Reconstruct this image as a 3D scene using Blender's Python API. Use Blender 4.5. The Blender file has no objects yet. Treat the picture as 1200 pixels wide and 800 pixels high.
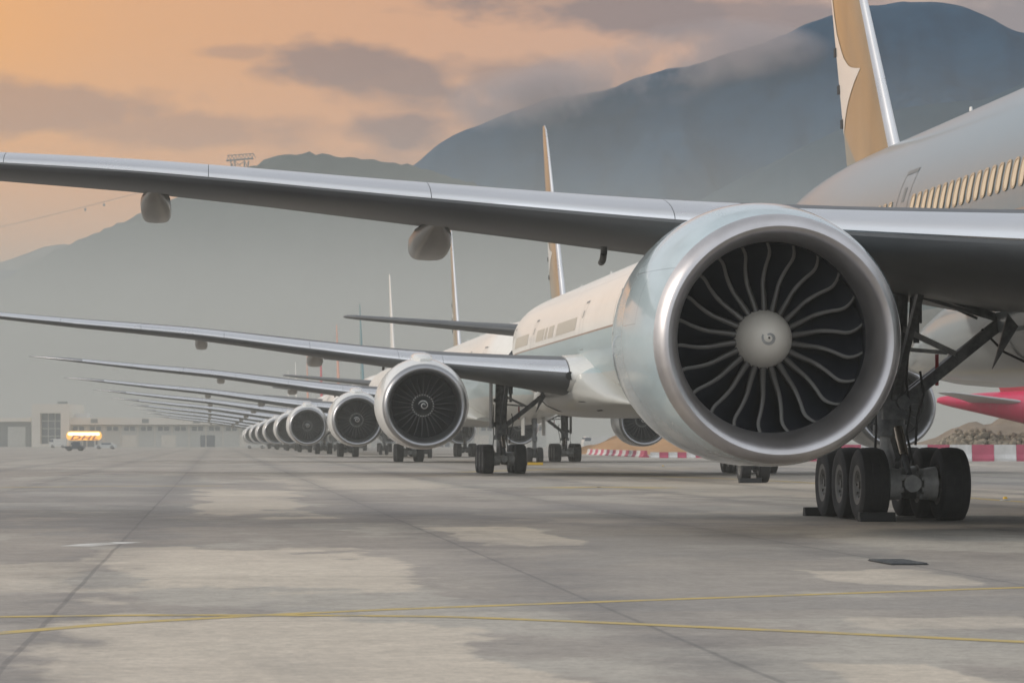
import bpy, bmesh, math, random
from mathutils import Vector, Matrix, noise, Euler
random.seed(7)
R = math.radians
sc = bpy.context.scene
C = sc.collection

# ------------------------------------------------------------------ camera model
F, HZ, CH = 3482.0, 518.0, 1.349          # focal length and horizon in photo pixels, eye height
TH = R(5.695)                             # heading of the parked row against the view
def ground_pt(u, v):
    Y = CH * F / (v - HZ)
    return ((u - 600) / F * Y, Y)
def at(u, v, Y):
    return ((u - 600) / F * Y, Y, CH + (HZ - v) / F * Y)

# ------------------------------------------------------------------ materials
def mat(name, col, rough=0.5, metal=0.0, coat=0.0, spec=0.5):
    m = bpy.data.materials.new(name); m.use_nodes = True
    b = m.node_tree.nodes['Principled BSDF']
    b.inputs['Base Color'].default_value = (*col, 1); b.inputs['Roughness'].default_value = rough
    b.inputs['Metallic'].default_value = metal; b.inputs['Coat Weight'].default_value = coat
    b.inputs['Coat Roughness'].default_value = 0.08
    b.inputs['Specular IOR Level'].default_value = spec
    return m
class NT:
    def __init__(s, m): s.t = m.node_tree; s.b = s.t.nodes.get('Principled BSDF')
    def n(s, typ, **kw):
        x = s.t.nodes.new(typ)
        for k, v in kw.items():
            if k.startswith('i_'):
                x.inputs[k[2:].replace('_', ' ')].default_value = v
            else: setattr(x, k, v)
        return x
    def l(s, a, b): s.t.links.new(a, b)
    def math(s, op, a, b=None, c=None, clamp=False):
        x = s.t.nodes.new('ShaderNodeMath'); x.operation = op; x.use_clamp = clamp
        for i, v in enumerate((a, b, c)):
            if v is None: continue
            if hasattr(v, 'is_linked'): s.l(v, x.inputs[i])
            else: x.inputs[i].default_value = v
        return x.outputs[0]
    def mix(s, fac, a, b, typ='MIX'):
        x = s.t.nodes.new('ShaderNodeMix'); x.data_type = 'RGBA'; x.blend_type = typ
        for sock, v in ((x.inputs[0], fac), (x.inputs[6], a), (x.inputs[7], b)):
            if hasattr(v, 'is_linked'): s.l(v, sock)
            elif isinstance(v, (int, float)): sock.default_value = v
            else: sock.default_value = (*v, 1)
        return x.outputs[2]
    def ramp(s, fac, stops, interp='LINEAR'):
        x = s.t.nodes.new('ShaderNodeValToRGB'); x.color_ramp.interpolation = interp
        e = x.color_ramp.elements
        while len(e) < len(stops): e.new(0.5)
        for el, (p, c) in zip(e, stops):
            el.position = p; el.color = (*c, 1) if not isinstance(c, (int, float)) else (c, c, c, 1)
        if hasattr(fac, 'is_linked'): s.l(fac, x.inputs[0])
        return x.outputs[0]
    def obj(s): return s.n('ShaderNodeTexCoord').outputs['Object']
    def noise(s, vec, scale, detail=4, rough=0.55, sx=None):
        if sx:
            mp = s.n('ShaderNodeMapping'); mp.inputs['Scale'].default_value = sx; s.l(vec, mp.inputs[0]); vec = mp.outputs[0]
        x = s.n('ShaderNodeTexNoise'); x.inputs['Scale'].default_value = scale
        x.inputs['Detail'].default_value = detail; x.inputs['Roughness'].default_value = rough
        s.l(vec, x.inputs['Vector']); return x.outputs['Fac']
def weather(m, c1, c2, scale=1.2, stretch=(0.35, 1, 1), lo=.35, hi=.7, bump=0.0, rough=None):
    t = NT(m); v = t.obj()
    f = t.noise(v, scale, 6, .6, stretch)
    t.l(t.ramp(f, [(lo, c1), (hi, c2)]), t.b.inputs['Base Color'])
    if rough: t.l(t.math('MULTIPLY_ADD', f, rough[1] - rough[0], rough[0]), t.b.inputs['Roughness'])
    if bump:
        bp = t.n('ShaderNodeBump'); bp.inputs['Strength'].default_value = bump; bp.inputs['Distance'].default_value = .02
        t.l(t.noise(v, scale * 6, 4), bp.inputs['Height']); t.l(bp.outputs[0], t.b.inputs['Normal'])
    return m

M = {}
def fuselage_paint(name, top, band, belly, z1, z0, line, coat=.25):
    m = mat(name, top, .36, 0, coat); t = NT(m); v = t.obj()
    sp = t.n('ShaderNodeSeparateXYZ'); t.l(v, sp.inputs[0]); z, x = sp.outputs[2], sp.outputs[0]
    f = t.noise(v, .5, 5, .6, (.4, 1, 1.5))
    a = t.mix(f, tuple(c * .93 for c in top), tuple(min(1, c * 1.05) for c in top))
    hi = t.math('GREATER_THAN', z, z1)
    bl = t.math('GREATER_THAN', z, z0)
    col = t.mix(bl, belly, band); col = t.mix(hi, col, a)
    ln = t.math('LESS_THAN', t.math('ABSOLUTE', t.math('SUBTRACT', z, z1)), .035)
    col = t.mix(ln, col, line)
    # frame and skin joints, faint dirt runs
    fr = t.math('FRACT', t.math('MULTIPLY', x, 1 / 5.3)); seam = t.math('LESS_THAN', fr, .0045)
    col = t.mix(t.math('MULTIPLY', seam, .45), col, (.15, .15, .15))
    lz = t.math('LESS_THAN', t.math('ABSOLUTE', t.math('SUBTRACT', z, 7.75)), .012)
    col = t.mix(t.math('MULTIPLY', lz, .4), col, (.2, .2, .2))
    d = t.noise(v, 1.4, 6, .7, (2.2, 1, .25))
    col = t.mix(t.math('MULTIPLY', t.ramp(d, [(.52, 0), (.8, 1)]), .3), col, (.3, .27, .23))
    t.l(col, t.b.inputs['Base Color']); return m
M['skin'] = fuselage_paint('airliner_paint', (.165, .205, .225), (.12, .18, .205), (.24, .27, .28), 5.5, 4.1, (.30, .2, .15), .5)
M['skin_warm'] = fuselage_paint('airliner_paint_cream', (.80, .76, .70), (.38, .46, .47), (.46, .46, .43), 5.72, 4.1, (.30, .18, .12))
M['skin_red'] = fuselage_paint('airliner_paint_red', (.62, .02, .09), (.62, .02, .09), (.60, .02, .09), 5.72, 4.1, (.6, .02, .1))
M['nacelle'] = weather(mat('nacelle_paint', (.66, .72, .74), .2, 0, .7), (.38, .47, .50), (.46, .53, .55), .8, (.5, 1, 1))
def cowl_details(m, seam=.4):
    t = NT(m); src = t.b.inputs['Base Color'].links[0].from_socket; v = t.obj(); sp_ = t.n('ShaderNodeSeparateXYZ'); t.l(v, sp_.inputs[0]); x, y, z = sp_.outputs
    near = lambda c, val, w: t.math('LESS_THAN', t.math('ABSOLUTE', t.math('SUBTRACT', c, val)), w)
    aft = t.math('GREATER_THAN', x, 2.0); ln = t.math('MULTIPLY', near(z, -.72, .009), aft)
    for l in (near(x, 3.9, .008), t.math('MULTIPLY', near(z, .95, .008), t.math('LESS_THAN', x, 2.0)), t.math('MULTIPLY', near(x, 1.15, .007), t.math('MULTIPLY', t.math('LESS_THAN', z, .95), t.math('GREATER_THAN', z, .2))), t.math('MULTIPLY', near(z, .2, .007), t.math('MULTIPLY', t.math('GREATER_THAN', x, 1.15), t.math('LESS_THAN', x, 2.0)))):
        ln = t.math('MAXIMUM', ln, l)
    col = t.mix(t.math('MULTIPLY', ln, seam), src, (.12, .12, .12))
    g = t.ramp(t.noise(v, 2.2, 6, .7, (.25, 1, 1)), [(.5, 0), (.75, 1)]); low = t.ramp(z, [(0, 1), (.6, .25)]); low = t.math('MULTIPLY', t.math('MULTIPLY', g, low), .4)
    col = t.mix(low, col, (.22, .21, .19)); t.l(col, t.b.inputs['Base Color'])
    t.l(t.math('MULTIPLY_ADD', g, .25, .14), t.b.inputs['Roughness'])
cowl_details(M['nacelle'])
M['nacelle_white'] = weather(mat('nacelle_white_paint', (.76, .74, .7), .25, 0, .5), (.66, .65, .62), (.78, .76, .72), .9)
M['fairing'] = weather(mat('fairing_paint', (.25, .235, .21), .35, 0, .3), (.20, .185, .165), (.29, .275, .25), 1.5)
M['lip'] = weather(mat('polished_lip_metal', (.62, .6, .6), .3, 1), (.5, .48, .48), (.62, .60, .61), 1.5, (1, 1, 1), rough=(.34, .48))
M['lip_dark'] = mat('brushed_lip_metal', (.36, .36, .37), .38, 1)
M['slat'] = weather(mat('bare_slat_metal', (.7, .7, .7), .3, 1), (.76, .76, .77), (.84, .84, .85), .35, (1, .4, 1), rough=(.24, .32))
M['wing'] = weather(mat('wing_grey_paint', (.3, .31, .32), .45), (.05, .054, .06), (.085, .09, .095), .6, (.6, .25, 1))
M['duct'] = mat('intake_liner', (.018, .022, .032), .5)
M['blade'] = mat('fan_blade_black', (.008, .010, .016), .4, 0, 0, .15)
M['blade_edge'] = mat('blade_titanium_edge', (.105, .1, .092), .42, .5)
M['blade_edge_dark'] = mat('blade_dark_edge', (.07, .07, .072), .5, .3)
M['spinner'] = mat('spinner_grey', (.62, .58, .51), .38)
M['spinner_dark'] = mat('spinner_black', (.03, .034, .04), .35)
M['white'] = mat('white_mark', (.8, .78, .74), .4)
M['hot'] = mat('exhaust_metal', (.3, .27, .24), .4, 1)
M['tyre'] = weather(mat('tyre_rubber', (.022, .022, .024), .75), (.010, .010, .012), (.022, .021, .021), 6, (1, 1, 1))
M['hub'] = mat('wheel_hub', (.13, .125, .115), .5, .3)
M['steel'] = weather(mat('gear_steel', (.12, .125, .13), .45, .2), (.07, .075, .08), (.19, .19, .185), 5, (1, 1, 1))
M['gearlight'] = weather(mat('gear_grey_paint', (.36, .36, .35), .4), (.24, .24, .23), (.42, .41, .39), 5, (1, 1, 1))
M['chrome'] = mat('piston_bronze', (.5, .42, .34), .25, 1)
M['black'] = mat('black_rubber', (.015, .015, .016), .6)
M['hole'] = mat('dark_inlet', (.01, .01, .01), .8)
M['redtag'] = mat('red_ribbon', (.35, .02, .03), .7)
M['fin_gold'] = weather(mat('fin_gold_paint', (.42, .26, .10), .3, 0, .5), (.24, .145, .045), (.33, .205, .08), .5, (1, 1, .15))  # dark green fin, with the sunset's gold put into its base colour
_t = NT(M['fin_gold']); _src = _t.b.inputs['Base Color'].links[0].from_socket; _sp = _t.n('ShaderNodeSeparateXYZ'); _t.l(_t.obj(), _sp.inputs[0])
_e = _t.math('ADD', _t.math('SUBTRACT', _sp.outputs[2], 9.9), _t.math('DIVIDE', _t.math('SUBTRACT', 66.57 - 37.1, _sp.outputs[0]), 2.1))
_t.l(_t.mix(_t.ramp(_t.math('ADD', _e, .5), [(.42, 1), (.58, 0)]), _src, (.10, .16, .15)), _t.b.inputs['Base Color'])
M['fin_teal'] = mat('fin_teal_paint', (.06, .17, .19), .3, 0, .5)
M['fin_white'] = mat('fin_white_paint', (.75, .70, .64), .3, 0, .4)
M['fin_red'] = mat('fin_red_paint', (.45, .03, .05), .35)
M['fin_orange'] = mat('fin_orange_paint', (.55, .27, .19), .35)
M['winframe'] = mat('window_frame', (.42, .31, .2), .4)
M['winpane'] = mat('window_shade_cream', (.66, .52, .36), .35)
M['wincover'] = mat('window_cover', (.46, .41, .34), .6)
M['cockpit'] = mat('cockpit_glass', (.01, .012, .015), .08)
M['seam'] = mat('door_seam', (.16, .16, .155), .5)
M['yellow'] = mat('yellow_patch', (.7, .42, .02), .5)
M['stab'] = mat('stabiliser_grey', (.42, .42, .42), .4)

# ------------------------------------------------------------------ mesh helpers
class MB:
    def __init__(s): s.v = []; s.f = []; s.m = []
    def add(s, vs, fs, m=0):
        o = len(s.v); s.v += [tuple(p) for p in vs]
        for f in fs: s.f.append([o + i for i in f]); s.m.append(m)
        return s
    def rings(s, rings, m=0, closed=True, caps=(False, False), mfun=None):
        n = len(rings[0]); o = len(s.v)
        for r in rings: s.v += [tuple(p) for p in r]
        for i in range(len(rings) - 1):
            for j in range(n if closed else n - 1):
                k = (j + 1) % n
                s.f.append([o + i*n + j, o + i*n + k, o + (i+1)*n + k, o + (i+1)*n + j]); s.m.append(mfun(i, j) if mfun else m)
        if caps[0]: s.f.append([o + j for j in range(n)][::-1]); s.m.append(m)
        if caps[1]: s.f.append([o + (len(rings)-1)*n + j for j in range(n)]); s.m.append(m)
        return s
    def tube(s, a, b, r, r2=None, n=12, m=0, caps=True):
        a, b = Vector(a), Vector(b); d = (b - a).normalized(); r2 = r if r2 is None else r2
        u = d.orthogonal().normalized(); w = d.cross(u)
        ring = lambda c, q: [c + u*math.cos(t)*q + w*math.sin(t)*q for t in [2*math.pi*i/n for i in range(n)]]
        return s.rings([ring(a, r), ring(b, r2)], m, True, (caps, caps))
    def path(s, pts, r, n=8, m=0):
        for a, b in zip(pts, pts[1:]): s.tube(a, b, r, r, n, m)
        return s
    def box(s, lo, hi, m=0, rot=None, c=None):
        x0, y0, z0 = lo; x1, y1, z1 = hi
        v = [(x0,y0,z0),(x1,y0,z0),(x1,y1,z0),(x0,y1,z0),(x0,y0,z1),(x1,y0,z1),(x1,y1,z1),(x0,y1,z1)]
        if rot: v = [rot @ Vector(p) + (Vector(c) if c else Vector()) for p in v]
        return s.add(v, [(0,3,2,1),(4,5,6,7),(0,1,5,4),(1,2,6,5),(2,3,7,6),(3,0,4,7)], m)
    def beam(s, a, b, w, h, m=0):
        a, b = Vector(a), Vector(b); d = b - a; L = d.length
        q = d.to_track_quat('X', 'Z').to_matrix()
        return s.box((0, -w/2, -h/2), (L, w/2, h/2), m, q, a)
    def lathe_x(s, prof, n=48, m=0, zoff=None, mfun=None):
        rs = []
        for x, r in prof:
            zo, sq = zoff(x) if zoff else (0, 1)
            rs.append([(x, r*math.cos(t), zo + r*math.sin(t)*(sq if math.sin(t) < 0 else 1)) for t in [2*math.pi*i/n for i in range(n)]])
        return s.rings(rs, m, mfun=mfun)
    def lathe_y(s, prof, c, n=28, mfun=None):
        rs = [[(c[0] + r*math.cos(t), c[1] + y, c[2] + r*math.sin(t)) for t in [2*math.pi*i/n for i in range(n)]] for y, r in prof]
        return s.rings(rs, 0, mfun=mfun)
    def mirror(s):
        b = MB(); b.v = [(x, -y, z) for x, y, z in s.v]; b.f = [f[::-1] for f in s.f]; b.m = list(s.m); return b
    def build(s, name, mats, parent=None, smooth=35, loc=None):
        me = bpy.data.meshes.new(name); me.from_pydata(s.v, [], s.f)
        mats = mats if isinstance(mats, (list, tuple)) else [mats]
        for m in mats: me.materials.append(m)
        me.polygons.foreach_set('material_index', s.m)
        bm = bmesh.new(); bm.from_mesh(me); bmesh.ops.recalc_face_normals(bm, faces=bm.faces); bm.to_mesh(me); bm.free()
        if smooth:
            me.polygons.foreach_set('use_smooth', [True]*len(me.polygons)); me.set_sharp_from_angle(angle=R(smooth))
        o = bpy.data.objects.new(name, me); C.objects.link(o)
        if loc: o.location = loc
        if parent: o.parent = parent
        return o
def tag(o, label=None, cat=None, group=None, kind=None):
    for k, v in (('label', label), ('category', cat), ('group', group), ('kind', kind)):
        if v: o[k] = v
    return o
def empty(name, loc=(0, 0, 0), rz=0):
    o = bpy.data.objects.new(name, None); C.objects.link(o); o.location = loc; o.rotation_euler = (0, 0, rz); o.empty_display_size = .5
    return o
def copy_tree(o, parent=None):
    c = o.copy(); C.objects.link(c); c.parent = parent
    for ch in list(o.children): copy_tree(ch, c)
    return c
def lerp_tab(tab, x):
    if x <= tab[0][0]: return tab[0][1:]
    for a, b in zip(tab, tab[1:]):
        if x <= b[0]:
            k = (x - a[0]) / (b[0] - a[0]); return tuple(p + (q - p)*k for p, q in zip(a[1:], b[1:]))
    return tab[-1][1:]
def smooth_tab(tab, x):
    xs = [t[0] for t in tab]
    if x <= xs[0]: return tab[0][1:]
    if x >= xs[-1]: return tab[-1][1:]
    i = max(k for k in range(len(xs) - 1) if xs[k] <= x)
    out = []
    for j in range(1, len(tab[0])):
        y = [t[j] for t in tab]
        def sl(k):
            if k == 0: return (y[1]-y[0])/(xs[1]-xs[0])
            if k == len(xs)-1: return (y[-1]-y[-2])/(xs[-1]-xs[-2])
            d0, d1 = (y[k]-y[k-1])/(xs[k]-xs[k-1]), (y[k+1]-y[k])/(xs[k+1]-xs[k])
            return 0 if d0*d1 <= 0 else 2*d0*d1/(d0+d1)
        h = xs[i+1]-xs[i]; t = (x-xs[i])/h; m0, m1 = sl(i), sl(i+1)
        out.append((2*t**3-3*t*t+1)*y[i] + (t**3-2*t*t+t)*h*m0 + (-2*t**3+3*t*t)*y[i+1] + (t**3-t*t)*h*m1)
    return tuple(out)

# ------------------------------------------------------------------ the airliner
# local frame: x aft of the main gear, y to starboard, z up. Body stations are metres aft of the nose of the long version
BODY = [  # station, half width, top z, bottom z
    (0.0, .03, 4.62, 4.55), (.25, .45, 5.05, 4.15), (.8, .95, 5.55, 3.78), (1.6, 1.42, 6.15, 3.45), (2.8, 1.92, 7.0, 3.12), (4.2, 2.36, 7.85, 2.9),
    (6.0, 2.75, 8.55, 2.76), (8.2, 3.02, 8.68, 2.6), (10.5, 3.1, 8.72, 2.56), (30, 3.1, 8.72, 2.56), (50, 3.1, 8.72, 2.56), (54, 3.06, 8.72, 2.8),
    (58, 2.86, 8.72, 3.4), (62, 2.48, 8.66, 4.25), (66, 1.94, 8.5, 5.2), (69.5, 1.35, 8.3, 6.02), (72, .82, 8.08, 6.6), (73.4, .38, 7.9, 7.0), (73.9, .1, 7.7, 7.2)]
WING = [  # y, leading edge station, chord, z of chord line at LE, t/c, twist deg
    (1.5, 25.0, 14.6, 3.80, .13, 1.5), (3.1, 26.0, 13.4, 3.97, .126, 1.2), (5.5, 27.6, 11.7, 4.20, .115, .5), (9.6, 30.4, 9.0, 4.65, .10, -.9), (14, 33.45, 7.5, 5.27, .092, -1.35),
    (19, 36.9, 6.0, 6.0, .09, -1.5), (24, 40.35, 4.55, 6.56, .092, -1.5), (28.6, 43.5, 3.2, 7.12, .088, -1.5), (30.6, 45.3, 2.1, 7.36, .085, -1.4), (32.3, 47.4, .7, 7.55, .08, -1.2)]
def airfoil(n=22):
    out = []
    for i in range(n + 1):
        t = math.pi*i/n; out.append(('u', .5*(1 + math.cos(t))))
    for i in range(1, n):
        t = math.pi*i/n; out.append(('l', .5*(1 - math.cos(t))))
    return out
AF = airfoil()
def yt(x, tc): return 5*tc*(.2969*math.sqrt(x) - .126*x - .3516*x*x + .2843*x**3 - .1015*x**4)
def camber(x): return .012*math.sin(math.pi*x) + .008*math.sin(math.pi*x*x)
def foil_pt(side, x, xle, c, zle, tc, tw, off=0.0):
    t = yt(x, tc)*c + off; zc = camber(x)*c
    z = zc + t if side == 'u' else zc - t
    X = x*c - (off if x < .002 else 0)
    a = R(tw)
    return (xle + X*math.cos(a) + z*math.sin(a), zle - X*math.sin(a) + z*math.cos(a))

def shifter(short):
    def st(x):      # station -> local x, with the two body plugs taken out of the short version
        r = x - 37.1
        if short:
            if x < 22: r += 5.33
            elif x < 24.5: r += 5.33*(24.5 - x)/2.5
            if x > 54: r -= 4.8
            elif x > 48: r -= 4.8*(x - 48)/6
        return r
    return st

def body_at(x):
    hw, zt, zb = smooth_tab(BODY, x); return hw, (zt + zb)/2, (zt - zb)/2

def make_engine(root, y, kind, detail):
    big = kind == 'curved'
    x0 = 26.09 - 37.1
    k = 1.0 if big else .965
    zc = lambda x: (-.065 + .10*min(1, max(0, x/1.6)), 1 - .055*min(1, max(0, x/1.6)))
    lipz = lambda x: zc(x)
    paint = M['nacelle'] if big else M['nacelle_white']
    n = 96 if detail else 40
    mb = MB().lathe_x([(x, r*k) for x, r in [(.30, 1.755), (.55, 1.82), (.9, 1.875), (1.4, 1.93), (2.0, 1.965), (2.016, 1.965), (2.6, 1.97), (3.3, 1.93), (4.2, 1.82), (5.1, 1.65), (5.6, 1.54), (5.55, 1.5), (4.6, 1.5)]], n, 0, zc, lambda i, j: 1 if i == 4 else 0)
    eng = mb.build('engine', [paint, M['seam']], root, 40, (x0, y, 2.83))
    lip = []
    for i in range(15):
        t = i/14
        a = math.pi*(-.5 + t)*1.0
    prof = [(.30, 1.756), (.2, 1.728), (.11, 1.695), (.045, 1.655), (.008, 1.615), (0, 1.59), (.012, 1.56), (.05, 1.52), (.12, 1.478), (.22, 1.442), (.34, 1.41), (.5, 1.385), (.68, 1.37), (.8, 1.37)]
    if not big: prof = [(x, 1.756 - (1.756 - r)*(1.0 if r > 1.59 else 1.0)) for x, r in prof]
    b = MB().lathe_x([(x, r*k) for x, r in prof], n, 0, lipz)
    b.build('inlet_lip', M['lip'] if big else M['lip_dark'], eng)
    MB().lathe_x([(.8, 1.37*k - .002), (.95, 1.385*k), (1.15, 1.43*k), (1.45, 1.46*k), (2.1, 1.46*k), (2.15, .3)], n, 0, lambda x: (-.065 + .065*min(1, x/1.3), 1)).build('intake_duct', M['duct'], eng)
    # hub + spinner
    sp = MB()
    if big:
        sp.lathe_x([(.92 + .62*(1 - math.cos(t)), .435*math.sin(t)) for t in [R(2) + R(88)*i/12 for i in range(13)]] + [(1.7, .44)], 40)
        sp.build('spinner', M['spinner'], eng)
        c = MB()       # painted comma on the spinner nose
        pts = []
        for i in range(15):
            q = i/14; a = R(60 + 330*q); r = .05 + .05*q; w = .012 + .012*math.sin(math.pi*q)
            ring = []
            for rr in (r - w, r + w):
                ph = math.asin(min(1, rr/.435)); ring.append((.92 + .62*(1 - math.cos(ph)) - .004, rr*math.cos(a), rr*math.sin(a)))
            pts.append(ring)
        c.rings(pts, 0, False).build('spinner_mark', M['gearlight'], eng, 0)
    else:
        sp.lathe_x([(.62, .01), (.66, .05), (.8, .13), (1.1, .27), (1.4, .37), (1.5, .39), (1.75, .4)], 32).build('spinner', M['spinner_dark'], eng)
        c = MB(); pts = []
        for i in range(44):
            q = i/43; a = R(200 - 560*q); r = .035 + .175*q; w = (.014 + .016*q) * (1 if q < .9 else (1 - q)*10)
            ring = []
            for rr in (r - w, r + w):
                x = lerp_tab([(0, .62), (.05, .66), (.13, .8), (.27, 1.1), (.37, 1.4)], max(0, rr))[0] - .008
                ring.append((x, rr*math.cos(a), rr*math.sin(a)))
            pts.append(ring)
        c.rings(pts, 0, False).build('spinner_spiral', M['white'], eng, 0)
        c = MB()
        for i in range(26):
            a0 = 2*math.pi*i/26; a1 = a0 + .13
            c.add([(1.36, r*math.cos(a), r*math.sin(a)) for r, a in ((.4, a0), (.46, a0), (.46, a1), (.4, a1))], [(0, 1, 2, 3)])
        c.build('blade_root_ring', M['gearlight'], eng, 0)
    # fan blades
    nb = 22 if big else 26
    def blade(rot=0.0, b=None):
        b = b or MB(); rows = 18; rings = []
        for i in range(rows + 1):
            t = i/rows; r = .38*(1 if big else .95) + t*(1.435*k - .38)
            if big:
                lead = smooth_tab([(0, 0), (.2, .02), (.42, .04), (.62, .014), (.8, -.018), (.91, .008), (1, .06)], t)[0]
                xle = 1.32 + .10*math.sin(math.pi*t) - .05*t
                ch, st = .62 - .12*t, R(22 + 40*t)
            else:
                lead = .03*math.sin(math.pi*t); xle = 1.38; ch, st = .42, R(25 + 36*t)
            th = (.019 if big else .012) + .018*(1 - t)
            dx, dy = math.cos(st), math.sin(st)          # chord runs aft and round
            ring = []
            for s_, o_ in ((0, 0), (.03 if big else .025, 1), (.075 if big else .09, 1.4), (.55, 1.2), (1, 0), (.55, -1.2), (.075 if big else .09, -1.4), (.03 if big else .025, -1)):
                x = xle + ch*s_*dx - o_*th*dy; q = ch*s_*dy + o_*th*dx
                a = lead + q/r + rot
                ring.append((x, r*math.sin(a), r*math.cos(a)))
            rings.append(ring)
        return b.rings(rings, 0, True, (False, True), lambda i, j: 1 if j in (0, 7) or (big and j in (1, 6)) else 0)
    if detail:
        proto = blade().build('fan_blade', [M['blade'], M['blade_edge'] if big else M['blade_edge_dark']], eng, 60)
        for i in range(1, nb):
            o = proto.copy(); C.objects.link(o); o.parent = eng; o.rotation_euler = (2*math.pi*i/nb + .07, 0, 0)
        proto.rotation_euler = (.07, 0, 0)
    else:
        b = MB()
        for i in range(nb): blade(2*math.pi*i/nb, b)
        b.build('fan', [M['blade'], M['blade_edge'] if big else M['blade_edge_dark']], eng, 60)
    MB().lathe_x([(4.4, 1.2), (5.6, 1.02), (6.6, .78), (6.9, .70), (6.88, .66), (6.2, .66)], 32).build('core_nozzle', M['hot'], eng)
    MB().lathe_x([(6.2, .5), (6.9, .45), (7.6, .2), (7.8, .02)], 24).build('exhaust_cone', M['hot'], eng)
    # pylon, running from over the cowl into the wing
    p = MB(); rs = []
    for x, w, zb, zt in [(2.4, .05, 1.7, 1.9), (3.0, .25, 1.5, 2.05), (4.4, .32, 1.2, 2.1), (6.0, .30, .9, 1.9), (8.5, .2, 1.1, 1.6), (10.2, .04, 1.35, 1.5)] if big else [(.75, .16, 1.70, 1.86), (1.1, .34, 1.66, 1.98), (1.7, .42, 1.6, 2.09), (2.6, .42, 1.55, 2.16), (3.4, .40, 1.5, 2.16), (4.4, .36, 1.2, 2.1), (6.0, .30, .9, 1.9), (8.5, .2, 1.1, 1.6), (10.2, .04, 1.35, 1.5)]:
        n_ = 12; rs.append([(x, w*math.copysign(abs(math.cos(t))**.6, math.cos(t)), (zb+zt)/2 + (zt-zb)/2*math.copysign(abs(math.sin(t))**.6, math.sin(t))) for t in [2*math.pi*i/n_ for i in range(n_)]])
    p.rings(rs, 0, True, (True, True)).build('pylon', paint, eng, 50)
    return eng

def tyre_mesh(b, c, r, w, face):
    h = w/2
    prof = [(-h*.55, r*.10), (-h*.55, r*.24), (-h*.86, r*.40), (-h*.86, r*.46), (-h*.9, r*.53), (-h, r*.70), (-h*.97, r*.85), (-h*.84, r*.945), (-h*.5, r*.992), (-h*.30, r*.985), (-h*.28, r*.995), (0, r), (h*.28, r*.995), (h*.30, r*.985), (h*.5, r*.992), (h*.84, r*.945), (h*.97, r*.85), (h, r*.70), (h*.9, r*.53), (h*.86, r*.46), (h*.86, r*.40), (h*.55, r*.24), (h*.55, r*.10)]
    N = len(prof) - 1
    b.lathe_y(prof, c, 40, lambda i, j: 1 if i < 4 or i >= N - 4 else 0)
    for s_ in (-1, 1):      # hub cap
        b.tube((c[0], c[1] + s_*h*.5, c[2]), (c[0], c[1] + s_*h*.8, c[2]), r*.13, r*.10, 14, 1)
        for q in range(9):
            a = 2*math.pi*q/9
            p = (c[0] + .33*r*math.cos(a), c[1] + s_*h*.66, c[2] + .33*r*math.sin(a)); e = (p[0], p[1] + s_*h*.12, p[2])
            b.tube(p, e, r*.04, r*.04, 6, 1)
    return b

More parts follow.
